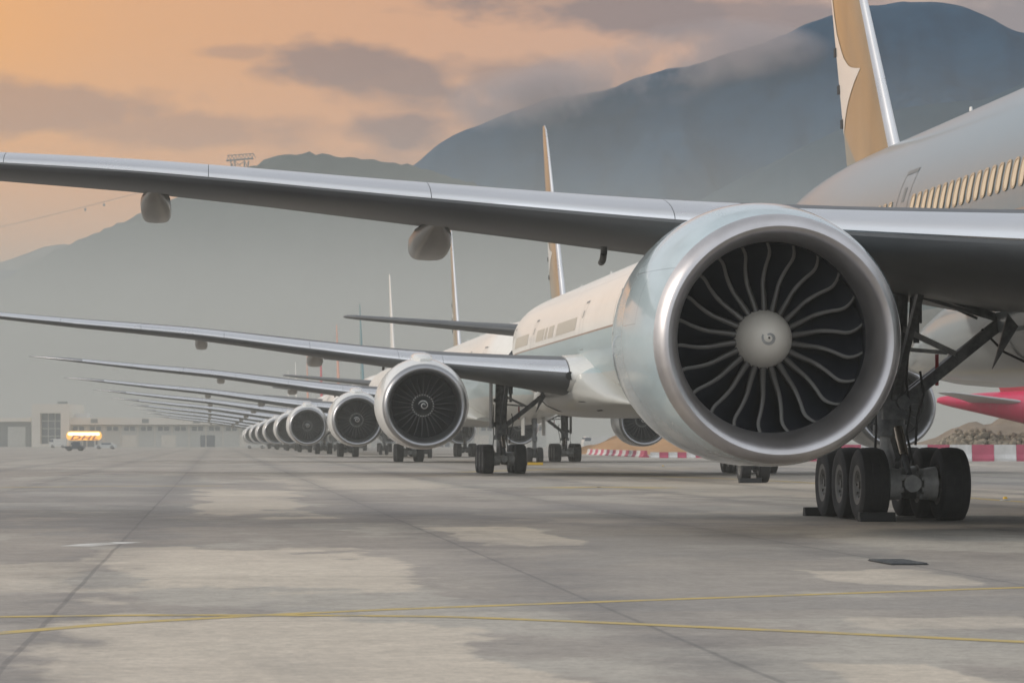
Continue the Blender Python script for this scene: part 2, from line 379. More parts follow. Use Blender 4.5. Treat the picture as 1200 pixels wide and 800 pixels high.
def make_main_gear(root, s, detail):
    ys = 5.49
    Y = lambda y: s*y
    g = MB()
    def P(x, y, z): return (x, s*y, z)
    # outer cylinder is the part itself
    g.tube(P(0, ys, 1.5), P(-.05, ys - .05, 4.5), .25, .27, 18)
    g.tube(P(0, ys, 1.46), P(0, ys, 1.66), .31, .31, 18); g.tube(P(0, ys, 2.02), P(0, ys, 2.22), .33, .33, 18); g.tube(P(0, ys, 3.1), P(0, ys, 3.25), .32, .32, 18)
    g.box((-.32, s*ys - .2, 1.75), (.3, s*ys + .2, 2.1)); g.tube(P(-.34, ys, 2.1), P(-.34, ys - .02, 3.4), .07)
    gear = g.build('main_gear', M['steel'], root)
    MB().tube(P(0, ys, .72), P(0, ys, 1.55), .185, .185, 18).build('piston', M['gearlight'], gear)
    t = MB().tube(P(-1.72, ys, .64), P(1.72, ys, .64), .15, .15, 14)
    t.box((-.35, s*ys - .2, .45), (.35, s*ys + .2, .9))
    for x in (-1.47, 0, 1.47):
        t.tube(P(x, ys - .74, .635), P(x, ys + .74, .635), .095, .095, 12)
        for e in (-1, 1):
            t.tube(P(x, ys + e*.2, .635), P(x, ys + e*.44, .635), .26, .30, 16)
            for q in range(7):
                a = 2*math.pi*q/7; t.tube(P(x + .22*math.cos(a), ys + e*.16, .635 + .22*math.sin(a)), P(x + .22*math.cos(a), ys + e*.24, .635 + .22*math.sin(a)), .05, .05, 8)
    t.build('truck_beam', M['gearlight'] if detail else M['steel'], gear)
    for x in (-1.47, 0, 1.47):
        for e in (-1, 1):
            b = MB(); c = (x, s*ys + e*.70, .618); tyre_mesh(b, c, .645, .50, e)
            for i, v in enumerate(b.v):         # the tread flattens where it bears on the ground
                if v[2] < .012: b.v[i] = (v[0], v[1], .012 - .0 + .0)
            b.v = [(x_, y_, max(z_, .006)) for x_, y_, z_ in b.v]
            b.build('wheel', [M['tyre'], M['hub']], gear)
    # braces
    b = MB(); b.beam(P(-.24, ys - .12, 2.02), P(-.14, ys - 1.95, 3.46), .17, .2); b.beam(P(.2, ys - .12, 2.05), P(.14, ys - 2.05, 3.5), .13, .15)
    b.tube(P(-.42, ys - .15, 2.05), P(.3, ys - .15, 2.05), .12, .12, 12); b.tube(P(-.3, ys - 1.2, 2.87), P(.26, ys - 1.2, 2.87), .10, .10, 12)
    b.build('side_brace', M['steel'], gear)
    b = MB(); b.beam(P(-.2, ys - .15, 3.36), P(-.24, ys - 1.22, 2.86), .09, .1); b.beam(P(-.1, ys - .15, 3.0), P(-.2, ys - .98, 2.93), .06, .07); b.beam(P(-.1, ys - .1, 2.5), P(-.12, ys - .12, 3.5), .07, .07)
    b.build('jury_strut', M['gearlight'], gear)
    b = MB(); b.beam(P(-.25, ys, 2.1), P(-2.1, ys - .1, 4.15), .11, .13); b.build('drag_brace', M['steel'], gear)
    b = MB(); b.beam(P(-.2, ys - .2, 4.15), P(-.15, ys - 2.1, 3.5), .08, .1); b.beam(P(-.35, ys - .3, 3.95), P(-.2, ys - 2.2, 3.42), .05, .06); b.beam(P(.2, ys - .4, 4.1), P(.1, ys - 1.6, 3.55), .05, .05)
    b.build('upper_link', M['steel'], gear)
    b = MB(); b.tube(P(-.33, ys - .06, 1.6), P(-.62, ys - .10, 1.12), .085, .085, 14); b.build('truck_positioner', M['chrome'], gear)
    b = MB(); b.tube(P(-.62, ys - .10, 1.12), P(-.9, ys - .13, .80), .05, .05, 10); b.beam(P(-.3, ys + .05, 1.35), P(-.62, ys + .02, 1.02), .09, .16); b.beam(P(-.62, ys + .02, 1.02), P(-.3, ys, .78), .08, .14)
    b.build('torque_link', M['steel'], gear)
    b = MB(); b.tube(P(-.2, ys - .42, 3.45), P(-.2, ys - .42, 3.95), .1, .1, 12); b.tube(P(-.2, ys - .42, 3.1), P(-.2, ys - .42, 3.45), .055, .055, 10); b.build('door_actuator', M['steel'], gear)
    if detail:
        for pts in ([(-.33, ys - .3, 3.9), (-.4, ys - .24, 3.2), (-.38, ys - .2, 2.4), (-.35, ys - .28, 1.9), (-.4, ys - .2, 1.5), (-.5, ys - .3, .95)],
                    [(-.3, ys + .32, 3.0), (-.36, ys + .36, 2.2), (-.34, ys + .33, 1.6), (-.45, ys + .38, 1.1), (-.7, ys + .3, .85)],
                    [(-.2, ys - 1.6, 3.35), (-.2, ys - 2.0, 2.95), (-.2, ys - 2.5, 2.72), (-.2, ys - 2.9, 2.66)],
                    [(-.36, ys - .45, 2.6), (-.36, ys - .52, 2.2), (-.36, ys - .4, 1.8), (-.4, ys - .36, 1.3)]):
            MB().path([P(*p) for p in pts], .022).build('hydraulic_hose', M['black'], gear)
        MB().box((-.26, s*(ys - .78) - .03, 2.35), (-.24, s*(ys - .78) + .03, 2.9)).build('red_ribbon', M['redtag'], gear)
    d = MB(); tri = [P(-2.0, 3.9, 3.55), P(-2.0, 3.72, 3.33), P(-2.0, 4.17, 2.6)]
    d.add(tri + [(x + .06, y, z) for x, y, z in tri], [(0, 1, 2), (5, 4, 3), (0, 3, 4, 1), (1, 4, 5, 2), (2, 5, 3, 0)]); d.build('gear_door', M['steel'], gear, 0)
    d = MB(); d.box((-.55, s*(ys + .42) - .02, 1.95), (.6, s*(ys + .42) + .02, 4.0)); d.build('strut_door', M['steel'], gear)
    return gear

def make_airliner(name, short=False, kind='spiral', detail=2, skin='skin_warm', fin='cathay', livery=None):
    st = shifter(short); root = empty(name)
    skinm = M[skin]
    # ---- fuselage
    b = MB(); rs = []; n = 72
    xs = [0, .1, .25, .5, .8, 1.2, 1.6, 2.2, 2.8, 3.5, 4.2, 5, 6, 7, 8.2, 9.4, 10.5, 14, 18, 22, 24.5, 30, 36, 42, 48, 50, 52, 54, 56, 58, 60, 62, 64, 66, 67.8, 69.5, 70.8, 72, 72.8, 73.4, 73.9]
    for x in xs:
        hw, zc, hh = body_at(x)
        rs.append([(st(x), hw*math.cos(t), zc + hh*math.sin(t)) for t in [2*math.pi*i/n for i in range(n)]])
    def fm(i, j):
        t = (j + .5)/n*360; x = (xs[i] + xs[i+1])/2
        return 1 if 1.7 < x < 3.4 and 32 < t < 148 and x > 1.7 else 0
    b.rings(rs, 0, True, (True, True), fm); b.build('fuselage', [skinm, M['cockpit']], root, 50)
    # ---- wing-body fairing
    FAIR = [(20, 2.2, 3.0, 2.66), (22, 2.95, 3.6, 2.56), (24.5, 3.35, 4.35, 2.46), (28, 3.62, 4.9, 2.40), (34, 3.66, 4.9, 2.38), (40, 3.55, 4.7, 2.42), (44, 3.3, 4.2, 2.5), (47.5, 2.7, 3.5, 2.64)]
    b = MB(); rs = []
    for i in range(33):
        x = 20 + 27.5*i/32; hw, zt, zb = smooth_tab(FAIR, x); zc = (zt + zb)/2
        rs.append([(x - 37.1, hw*math.copysign(abs(math.cos(t))**.75, math.cos(t)), zc + (zt - zb)/2*math.copysign(abs(math.sin(t))**.75, math.sin(t))) for t in [2*math.pi*k/48 for k in range(48)]])
    fair = b.rings(rs, 0, True, (True, True)).build('belly_fairing', skinm, root, 50)
    for s in (-1, 1):
        rot = Euler((R(38)*s, 0, R(0))).to_matrix()
        MB().add([(-13.0, s*2.62, 2.86), (-12.45, s*2.86, 2.72), (-11.9, s*2.62, 2.58), (-12.45, s*2.3, 2.66)], [(0, 1, 2, 3)])
        q = MB()
        for du, dv in ((0, 0),):
            pts = []
            for a_, c_ in ((-.1, .30), (1.3, .28), (1.5, -.28), (.1, -.26)):
                x = -11.6 + a_; hw, zt, zb = smooth_tab(FAIR, x + 37.1); zc = (zt + zb)/2
                ang = -.66 + c_*.9
                y = hw*abs(math.cos(ang))**.75; z = zc - (zt - zb)/2*abs(math.sin(ang))**.75
                pts.append((x, s*(y + .012), z - .012))
            q.add(pts, [(0, 1, 2, 3)])
            q.add([(x_, y_ - s*.10, z_ + .08) for x_, y_, z_ in pts], [(0, 1, 2, 3)])
        q.build('air_inlet', M['hole'], root, 0)
    # ---- wings
    for s in (1, -1):
        ysec = [1.5, 3.1, 4.3, 5.5, 7.5, 9.6, 11.8, 14, 16.5, 19, 21.5, 24, 26.3, 28.6, 29.6, 30.6, 31.5, 32.3]
        b = MB(); rs = []
        for y in ysec:
            xle, c, zl, tc, tw = smooth_tab(WING, y)
            rs.append([(p[0] - 37.1, s*y, p[1]) for p in [foil_pt(sd, x, xle, c, zl, tc, tw) for sd, x in AF]])
        wing = b.rings(rs, 0, True, (True, True)).build('wing', M['wing'], root, 40)
        # slats: bare metal, segmented
        segs = [(3.75, 8.55), (8.562, 10.3), (10.312, 13.9), (13.912, 17.5), (17.512, 21.1), (21.112, 24.7), (24.712, 28.3), (28.312, 32.25)]
        front = [('u', x) for x in (.15, .11, .075, .045, .022, .012, .006, .0028)]
        for y0, y1 in segs:
            b = MB(); rs = []
            for i in range(9):
                y = y0 + (y1 - y0)*i/8; xle, c, zl, tc, tw = smooth_tab(WING, y)
                kk = 1 if y > 9 else .62
                r1 = [foil_pt(sd, x*kk, xle, c, zl, tc, tw, .014) for sd, x in front]
                r2 = [foil_pt(sd, x*kk, xle, c, zl, tc, tw, -.01) for sd, x in front][::-1]
                rs.append([(p[0] - 37.1, s*y, p[1]) for p in r1 + r2])
            b.rings(rs, 0, True, (True, True)).build('slat', M['slat'] if y1 < 29 else M['lip_dark'], wing, 40)
        # painted root fillet ahead of the spar
        b = MB(); rs = []
        for i in range(9):
            y = 2.0 + 1.7*i/8; xle, c, zl, tc, tw = smooth_tab(WING, y); of = .03 + .62*(1 - i/8)**1.6
            r1 = [foil_pt(sd, x*.8, xle - of*.6, c, zl, tc, tw, .02 + of*.5) for sd, x in [('u', x) for x in (.3, .2, .15, .11, .075, .045, .022, .008, .002, 0)] + [('l', x) for x in (.002, .008, .022, .045, .075, .11)]]
            rs.append([(p[0] - 37.1, s*y, p[1]) for p in r1])
        b.rings(rs, 0, True, (True, True)).build('root_fillet', M['nacelle_white'] if kind == 'spiral' and skin != 'skin_red' else skinm, wing, 50)
        # flap track fairings
        for y, L, w, h in ((13.5, 4.8, .35, .46), (18.5, 3.9, .28, .42)):
            xle, c, zl, tc, tw = smooth_tab(WING, y); a, z0 = foil_pt('l', .55, xle, c, zl, tc, tw)
            xs0 = xle + c*.52 - 37.1; b = MB(); rs = []
            for i in range(15):
                t = i/14; e = max(.02, (math.sin(math.pi*min(1, t*1.9)/2) if t < .52 else (1 - ((t - .52)/.48)**1.9)))
                zz = z0 + .10 - .10*t; hh = h*e; ww = w*min(1, e*1.15)
                rs.append([(xs0 + L*t, s*y + ww*math.copysign(abs(math.cos(q))**.55, math.cos(q)), zz - hh*.5 + hh*.62*math.copysign(abs(math.sin(q))**.7, math.sin(q))) for q in [2*math.pi*k/20 for k in range(20)]])
            b.rings(rs, 0, True, (True, True)).build('flap_fairing', M['fairing'], wing, 50)
        # drain mast hooked under the outer panel
        if detail > 0:
            xle, c, zl, tc, tw = smooth_tab(WING, 10.6); a, z0 = foil_pt('l', .7, xle, c, zl, tc, tw)
            MB().path([(a - 37.1, s*10.6, z0 + .1), (a - 37.05, s*10.6, z0 - .12), (a - 36.9, s*10.6, z0 - .24), (a - 36.7, s*10.6, z0 - .26)], .06, 10).build('drain_mast', M['steel'], wing)
        # landing light glass in the wing root
        if detail > 0:
            xle, c, zl, tc, tw = smooth_tab(WING, 3.72); b = MB()
            b.tube((xle - 37.1 - .08, s*3.72, zl - .02), (xle - 37.1 + .3, s*3.72, zl - .02), .17, .17, 18); b.build('landing_light', M['cockpit'], wing)
        make_engine(root, s*9.56, kind, detail > 1)
        make_main_gear(root, s, detail > 1)
        # ---- tailplane
        b = MB(); rs = []
        for y, xl, c, z in ((.5, 61.8, 7.6, 7.05), (1.6, 62.9, 6.9, 7.18), (4, 65.0, 5.4, 7.45), (7, 67.5, 4.0, 7.8), (10.2, 70.2, 2.5, 8.16), (10.7, 70.75, 1.9, 8.22), (10.85, 71.4, 1.0, 8.24)):
            off = st(70) - (70 - 37.1)
            rs.append([(p[0] - 37.1 + off, s*y, p[1]) for p in [foil_pt(sd, x, xl, c, z, .10, 0) for sd, x in AF]])
        b.rings(rs, 0, True, (True, True)).build('tailplane', M['stab'] if skin == 'skin_red' else M['wing'], root, 40)
        # ---- windows and doors
        for dx, wdt in ((8.0, 1.07), (17.5, 1.07), (28.0, 1.07), (46.8, 1.07), (58.2, 1.07)):
            if detail == 0: continue
            b = MB(); hw, zc, hh = body_at(dx)
            def sp(x, z, o=.006):
                hw, zc, hh = body_at(x); q = max(-1, min(1, (z - zc)/hh)); a = math.asin(q)
                return (st(x), s*(hw + o)*math.cos(a), zc + (hh + o)*math.sin(a))
            x0, x1, zb, zt = dx - wdt/2, dx + wdt/2, 5.1, 7.0
            N = 8
            for (xa, xb) in ((x0, x0 + .035), (x1 - .035, x1)):
                rs = [[sp(xa, zb + (zt - zb)*i/N), sp(xb, zb + (zt - zb)*i/N)] for i in range(N + 1)]; b.rings(rs, 0, False)
            b.rings([[sp(x0, zt), sp(x0, zt + .09)], [sp(x1, zt), sp(x1, zt + .09)]], 0, False); b.rings([[sp(x0, zb), sp(x0, zb + .03)], [sp(x1, zb), sp(x1, zb + .03)]], 0, False)
            b.rings([[sp(dx - .12, 6.4), sp(dx - .12, 6.7)], [sp(dx + .12, 6.4), sp(dx + .12, 6.7)]], 0, False)
            b.build('cabin_door', M['seam'], root, 30)
        if detail > 1 and kind == 'curved' and s == 1:
            w0 = None
            xw = 9.5
            while xw < 57:
                if min(abs(xw - d) for d in (8.0, 17.5, 28, 46.8, 58.2)) < .95 or (xw < 30): xw += .533; continue
                b = MB(); ring_o, ring_m, ring_i, ring_p = [], [], [], []
                for i in range(16):
                    a = 2*math.pi*i/16; cx, cz = math.copysign(abs(math.cos(a))**.6, math.cos(a)), math.copysign(abs(math.sin(a))**.6, math.sin(a))
                    ring_o.append(sp(xw + .175*cx, 6.2 + .29*cz, .004)); ring_m.append(sp(xw + .175*cx, 6.2 + .29*cz, .02)); ring_i.append(sp(xw + .15*cx, 6.2 + .25*cz, .02)); ring_p.append(sp(xw + .14*cx, 6.2 + .24*cz, .008))
                b.rings([ring_o, ring_m, ring_i, ring_p], 0, True, (False, True)); b.m[-1] = 1
                b.build('window', [M['winframe'], M['winpane']], root, 30); xw += .533
        elif detail > 0:
            for xa, xb in ((46.0 - 16, 46.0 - 9), (38.2, 40.2), (40.8, 41.6), (42.1, 45.2), (49.0, 55.5)):
                b = MB(); N = 10
                b.rings([[sp(xa + (xb - xa)*i/N, z, .006) for z in (5.98, 6.1, 6.25, 6.4, 6.52)] for i in range(N + 1)], 0, False)
                b.build('window_cover', M['wincover'], root, 30)
    # ---- fin
    b = MB(); off = st(70) - (70 - 37.1)
    FIN = [(8.0, 59.2, 6.7), (9.2, 60.33, 6.02), (13.2, 63.85, 4.2), (17.2, 67.3, 2.35), (18.3, 68.35, 1.75), (18.62, 69.1, 1.0)]
    rs = []
    def fin_pt(x, z, sd):
        xl, c = lerp_tab(FIN, z); k = max(0, min(1, (x - xl)/c)); t = yt(k, .078)*c + (.004)
        return (x - 37.1 + off, sd*t, z)
    zz = [8.0, 8.6, 9.2, 10.0, 10.8, 12, 13.2, 14.5, 15.8, 17, 17.8, 18.3, 18.62]
    for z in zz:
        xl, c = lerp_tab(FIN, z); up = [(x, 1) for x in (1, .95, .85, .75, .65, .5, .35, .22, .12, .07, .045, .02, .006, 0)]
        ring = [(xl + x*c - 37.1 + off, yt(x, .078)*c*sg, z) for x, sg in up] + [(xl + x*c - 37.1 + off, -yt(x, .078)*c, z) for x, sg in up[::-1][1:-1]]
        rs.append(ring)
    NP = len(rs[0]); UP = 14
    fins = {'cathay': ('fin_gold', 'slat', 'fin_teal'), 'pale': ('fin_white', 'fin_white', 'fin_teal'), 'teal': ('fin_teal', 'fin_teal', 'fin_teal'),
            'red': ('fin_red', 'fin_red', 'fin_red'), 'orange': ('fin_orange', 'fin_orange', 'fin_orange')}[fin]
    def fmat(i, j):
        k = j if j < UP - 1 else NP - 1 - j
        if k >= 9: return 1
        return 0
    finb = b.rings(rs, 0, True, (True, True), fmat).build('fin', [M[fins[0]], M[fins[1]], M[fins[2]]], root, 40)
    if fin == 'cathay':
        # pale brush stroke on both faces of the rudder
        curve = [(9.88, 66.57), (10.05, 66.42), (10.27, 66.20), (10.5, 65.85), (10.7, 65.46), (10.9, 64.95), (11.11, 64.38), (11.36, 63.64), (11.44, 64.3), (11.54, 64.91), (11.64, 65.35), (11.76, 65.68), (11.95, 66.15), (12.2, 66.57), (12.78, 67.36), (13.3, 67.75), (13.84, 68.06), (14.4, 68.38)]
        for sd in (1, -1):
            b = MB(); rs = []
            for z, xf_ in curve:
                xl, c = lerp_tab(FIN, z); xe = xl + c*.995; xf2 = min(xf_, xe - .01)
                rs.append([(lambda p: (p[0], p[1] + sd*.008, p[2]))(fin_pt(xf2 + (xe - xf2)*q/6, z, sd)) for q in range(7)])
            b.rings(rs, 0, False).build('brush_stroke', M['fin_white'], finb, 40)
        for z in (10.2, 11.2, 12.3):
            xl, c = lerp_tab(FIN, z); b = MB(); b.box((xl + c - 37.1 + off - .1, -.05, z - .12), (xl + c - 37.1 + off + .16, .05, z + .12))
            b.build('rudder_hinge', M['black'], finb)
    if detail > 0:
        for x in (41.5, 52.5, 20):
            MB().add([(st(x), .02, 8.68), (st(x) + .35, .02, 8.68), (st(x) + .3, .015, 9.1), (st(x) + .16, .015, 9.1), (st(x), -.02, 8.68), (st(x) + .35, -.02, 8.68), (st(x) + .3, -.015, 9.1), (st(x) + .16, -.015, 9.1)],
                     [(0, 1, 2, 3), (7, 6, 5, 4), (0, 3, 7, 4), (3, 2, 6, 7), (2, 1, 5, 6)]).build('antenna', M['white'], root)
    # ---- nose gear
    xn = st(5.89); b = MB()
    b.tube((xn, 0, .5), (xn + .1, 0, 3.0), .13, .16, 14); b.tube((xn, 0, 1.3), (xn + 1.3, 0, 2.9), .07, .07, 10); b.tube((xn, -.34, .5), (xn, .34, .5), .08, .08, 10); b.box((xn - .2, -.15, 1.4), (xn + .2, .15, 1.7))
    ng = b.build('nose_gear', M['steel'], root)
    for e in (-1, 1):
        b = MB(); tyre_mesh(b, (xn, e*.32, .525), .535, .36, e); b.v = [(x, y, max(z, .006)) for x, y, z in b.v]; b.build('wheel', [M['tyre'], M['hub']], ng)
        MB().box((xn - .3, e*.62 - .02, 1.75), (xn + 1.5, e*.62 + .02, 2.85)).build('gear_door', skinm, ng)
    return root

A = Vector((-math.sin(TH), math.cos(TH), 0)); S = Vector((-math.cos(TH), -math.sin(TH), 0))
BASE = Vector((6.703, 52.647, 0)) - 5.49*S
def park(o, d, lat):
    o.location = BASE + A*d + S*lat; o.rotation_euler = (0, 0, math.pi/2 + TH)
GR = 'airliners parked nose to tail along the apron'
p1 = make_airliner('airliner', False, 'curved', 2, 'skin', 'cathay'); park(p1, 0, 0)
tag(p1, 'nearest wide-body airliner, grey-blue engine with curved fan blades and sunset-tinted gold tail fin filling the right', 'airliner', GR)
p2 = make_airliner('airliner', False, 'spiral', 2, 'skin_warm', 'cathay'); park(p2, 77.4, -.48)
tag(p2, 'cream airliner parked right behind the nearest one, white spiral on its dark engine spinner', 'airliner', GR)
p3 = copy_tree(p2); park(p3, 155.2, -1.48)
tag(p3, 'third airliner of the line, gold tail fin rising behind the second airliner\'s tailplane', 'airliner', GR)
p4 = make_airliner('airliner', True, 'spiral', 0, 'skin_warm', 'pale'); park(p4, 226, -.39)
tag(p4, 'fourth airliner of the line, the only one with a white tail fin', 'airliner', GR)
def recolour(p, cols):
    for ch in p.children:
        if ch.name.startswith('fin'):
            ch.data = ch.data.copy()
            for i, c in enumerate(cols): ch.data.materials[i] = M[c]
far = [(292, -.5, ('fin_teal',)*3, 'fifth airliner of the line, its thin tail fin all dark teal'),
       (358, -.3, ('fin_orange',)*3, 'sixth airliner of the line, pale orange tail fin between teal and red ones'),
       (424, -.2, ('fin_red',)*3, 'seventh airliner of the line, the only one with a red tail fin'),
       (492, 0, ('fin_orange',)*3, 'eighth airliner of the line, pale orange fin just left of the red one'),
       (562, .3, ('fin_white',)*3, 'hazy airliner next to last in the line, ninth from the front'),
       (640, 0, ('fin_white',)*3, 'farthest hazy airliner at the very end of the line')]
for d, l, cols, lab in far:
    p = copy_tree(p4); park(p, d, l); recolour(p, cols); tag(p, lab)

# red airliner beyond the barriers
rp = make_airliner('airliner', True, 'spiral', 0, 'skin_red', 'red')
for ch in rp.children:
    if ch.name.startswith('wing'): pass
rp.scale = (.6, .6, .6)
RZ = 222.0
# nose to the right: aft axis points to -X
rp.rotation_euler = (0, 0, math.pi + R(-14))
tx, ty, tz = at(1099, 470, RZ)
tail = Vector((.6*31.9, 0, 0)); tail.rotate(Euler(rp.rotation_euler))
rp.location = (tx - tail.x, ty - tail.y, 0)
tag(rp, 'bright red airliner with grey tailplane standing beyond the barriers and dirt mound', 'airliner')

# ------------------------------------------------------------------ chocks
def chock(u0, L, w, h):
    b = MB(); b.add([(-w/2, -L/2, 0), (w/2, -L/2, 0), (w/2*.6, -L/2, h), (-w/2*.6, -L/2, h), (-w/2, L/2, 0), (w/2, L/2, 0), (w/2*.6, L/2, h), (-w/2*.6, L/2, h)], [(0, 1, 2, 3), (7, 6, 5, 4), (0, 3, 7, 4), (1, 5, 6, 2), (3, 2, 6, 7), (0, 4, 5, 1)])
    return b
def place_local(o, p, x, y, z=.002):
    o.location = p.location + A*x + S*y + Vector((0, 0, z)); o.rotation_euler = (0, 0, math.pi/2 + TH)
def make_chock(p, x, y, L, label, h=.16, m='black'):
    o = chock(0, L, .26, h).build('wheel_chock', M[m], None, 0)
    bev = o.modifiers.new('b', 'BEVEL'); bev.width = .012; bev.segments = 2
    place_local(o, p, x, y); tag(o, label, 'chock', 'chocks under the wheels'); return o
make_chock(p1, -1.47 - .55, 5.49 + .70, .62, 'black wheel chock in front of the nearest airliner\'s front outer tyre')
make_chock(p1, 1.47 + .5, 5.49 + .85, .62, 'black wheel chock behind the nearest airliner\'s rear outer tyre')
make_chock(p2, -31.2 - .48, .2, .75, 'dark chock at the second airliner\'s nose wheels, seen under the big engine')
make_chock(p3, -31.2 - .48, 0, .9, 'yellow chock at the nose wheels of the third airliner', .16, 'yellow')

# ------------------------------------------------------------------ ground
PALE, GREY, DIM = (.475, .41, .33), (.195, .186, .176), (.15, .147, .142)
PATCHES = [(0, 260, 556, 622, .5, GREY), (-100, 1300, 592, 616, .35, DIM), (420, 1250, 700, 716, .3, GREY), (640, 1000, 626, 655, .35, GREY), (130, 460, 645, 692, .85, PALE), (40, 570, 728, 830, .85, PALE), (535, 650, 618, 640, .85, PALE),
           (235, 350, 574, 603, .7, PALE), (960, 1110, 666, 686, .85, PALE), (1000, 1230, 722, 737, .6, PALE), (970, 1140, 775, 805, .85, PALE), (-60, 110, 660, 694, .6, PALE), (700, 1100, 564, 580, .6, PALE), (330, 520, 560, 574, .6, PALE), (480, 780, 528, 548, .5, PALE), (600, 960, 600, 612, .5, PALE)]
def ground_material():
    m = mat('apron_concrete', (.3, .29, .27), .7); t = NT(m)
    geo = t.n('ShaderNodeNewGeometry').outputs['Position']
    mp = t.n('ShaderNodeMapping', vector_type='TEXTURE'); mp.inputs['Rotation'].default_value = (0, 0, TH); t.l(geo, mp.inputs[0]); v = mp.outputs[0]
    sp = t.n('ShaderNodeSeparateXYZ'); t.l(v, sp.inputs[0]); x, y = sp.outputs[0], sp.outputs[1]
    W, Lh = 4.44, 7.5
    wob = t.math('MULTIPLY', t.math('SUBTRACT', t.noise(v, .5, 4), .5), .05)
    xs = t.math('DIVIDE', t.math('ADD', t.math('ADD', x, 1.27), wob), W); ys = t.math('DIVIDE', t.math('ADD', y, wob), Lh)
    # slab tone
    cx = t.n('ShaderNodeCombineXYZ'); t.l(t.math('FLOOR', xs), cx.inputs[0]); t.l(t.math('FLOOR', ys), cx.inputs[1])
    wn = t.n('ShaderNodeTexWhiteNoise', noise_dimensions='2D'); t.l(cx.outputs[0], wn.inputs['Vector'])
    big = t.noise(v, .075, 4, .6, (1.6, .8, 1)); mid = t.noise(v, .35, 6, .65, (1.3, .7, 1)); fine = t.noise(v, 9, 6, .7)
    col = t.ramp(mid, [(.25, (.222, .195, .170)), (.5, (.28, .247, .212)), (.78, (.338, .296, .251))])
    tone = t.math('MULTIPLY_ADD', wn.outputs['Value'], .2, .9)
    # pale repaired / worn patches with a ragged edge
    pt = t.ramp(t.math('ADD', t.math('MULTIPLY', big, .72), t.math('MULTIPLY', mid, .28)), [(.515, 0), (.54, 1)])
    col = t.mix(t.math('MULTIPLY', pt, .62), col, (.375, .345, .295))
    # worn pale concrete patches and darker ones, each where it lies on the apron
    ragged = t.math('MULTIPLY', t.math('SUBTRACT', t.noise(v, .42, 6, .62, (1, .55, 1)), .5), 2.6)
    for (u0, u1, v0, v1, st_, cc) in PATCHES:
        a = Vector((*ground_pt((u0 + u1)/2, v0), 0)); c_ = Vector((*ground_pt((u0 + u1)/2, v1), 0)); l_ = Vector((*ground_pt(u0, (v0 + v1)/2), 0)); r_ = Vector((*ground_pt(u1, (v0 + v1)/2), 0))
        mid_ = (a + c_)/2; rot_ = Matrix.Rotation(-TH, 3, 'Z'); q = rot_ @ mid_
        ax = t.math('DIVIDE', t.math('ABSOLUTE', t.math('SUBTRACT', x, q.x)), (r_ - l_).length/2); ay = t.math('DIVIDE', t.math('ABSOLUTE', t.math('SUBTRACT', y, q.y)), (a - c_).length/2)
        d_ = t.math('ADD', t.math('MAXIMUM', ax, ay), ragged)
        inv = t.math('SUBTRACT', 1.5, d_)
        col = t.mix(t.math('MULTIPLY', t.ramp(inv, [(.41, 0), (.55, 1)]), st_), col, cc)
    vm = t.n('ShaderNodeVectorMath', operation='SCALE'); t.l(col, vm.inputs[0]); t.l(tone, vm.inputs['Scale']); col = vm.outputs[0]
    # dark tyre and fuel stains
    st = t.ramp(t.noise(v, .16, 5, .6, (2.2, .5, 1)), [(.55, 0), (.72, 1)]); col = t.mix(t.math('MULTIPLY', st, .42), col, (.11, .108, .105))
    st = t.ramp(t.noise(v, .9, 6, .7, (1, 2.0, 1)), [(.6, 0), (.74, 1)]); col = t.mix(t.math('MULTIPLY', st, .28), col, (.12, .115, .11))
    st = t.ramp(t.noise(v, .5, 6, .75, (.25, 2.4, 1)), [(.6, 0), (.75, 1)]); col = t.mix(t.math('MULTIPLY', st, .25), col, (.1, .097, .093))
    # joints with grime either side
    fx = t.math('ABSOLUTE', t.math('SUBTRACT', t.math('FRACT', t.math('ADD', xs, .5)), .5)); fx = t.math('MULTIPLY', fx, W)
    fy = t.math('ABSOLUTE', t.math('SUBTRACT', t.math('FRACT', t.math('ADD', ys, .5)), .5)); fy = t.math('MULTIPLY', fy, Lh)
    jx = t.math('LESS_THAN', fx, .022); jy = t.math('LESS_THAN', fy, .022)
    gx = t.math('MULTIPLY', t.math('SUBTRACT', 1, t.math('DIVIDE', fx, .8), clamp=True), t.ramp(t.noise(v, .8, 5, .7), [(.32, 0), (.62, 1)]))
    col = t.mix(t.math('MULTIPLY', gx, .6), col, (.12, .113, .108))
    col = t.mix(t.math('MULTIPLY', jx, .42), col, (.07, .066, .064)); col = t.mix(t.math('MULTIPLY', jy, .5), col, (.1, .097, .093))
    grain = t.noise(v, 30, 4, .7); blot = t.noise(v, 1.7, 7, .7)
    col = t.mix(.6, col, t.ramp(fine, [(.3, .33), (.7, .67)]), 'OVERLAY'); col = t.mix(.5, col, t.ramp(blot, [(.3, .36), (.7, .64)]), 'OVERLAY'); col = t.mix(.4, col, t.ramp(grain, [(.3, .3), (.7, .7)]), 'OVERLAY')
    spots = t.ramp(t.noise(v, 3.3, 3, .5), [(.70, 0), (.74, 1)]); col = t.mix(t.math('MULTIPLY', spots, .35), col, (.09, .085, .08))
    t.l(col, t.b.inputs['Base Color'])
    t.l(t.ramp(big, [(.35, .5), (.65, .8)]), t.b.inputs['Roughness'])
    bp = t.n('ShaderNodeBump'); bp.inputs['Strength'].default_value = .25; bp.inputs['Distance'].default_value = .01; t.l(fine, bp.inputs['Height']); t.l(bp.outputs[0], t.b.inputs['Normal'])
    return m
b = MB(); b.add([(-3000, -200, 0), (3000, -200, 0), (3000, 2960, 0), (-3000, 2960, 0)], [(0, 1, 2, 3)])
g = b.build('ground', ground_material(), None, 0); tag(g, kind='structure')

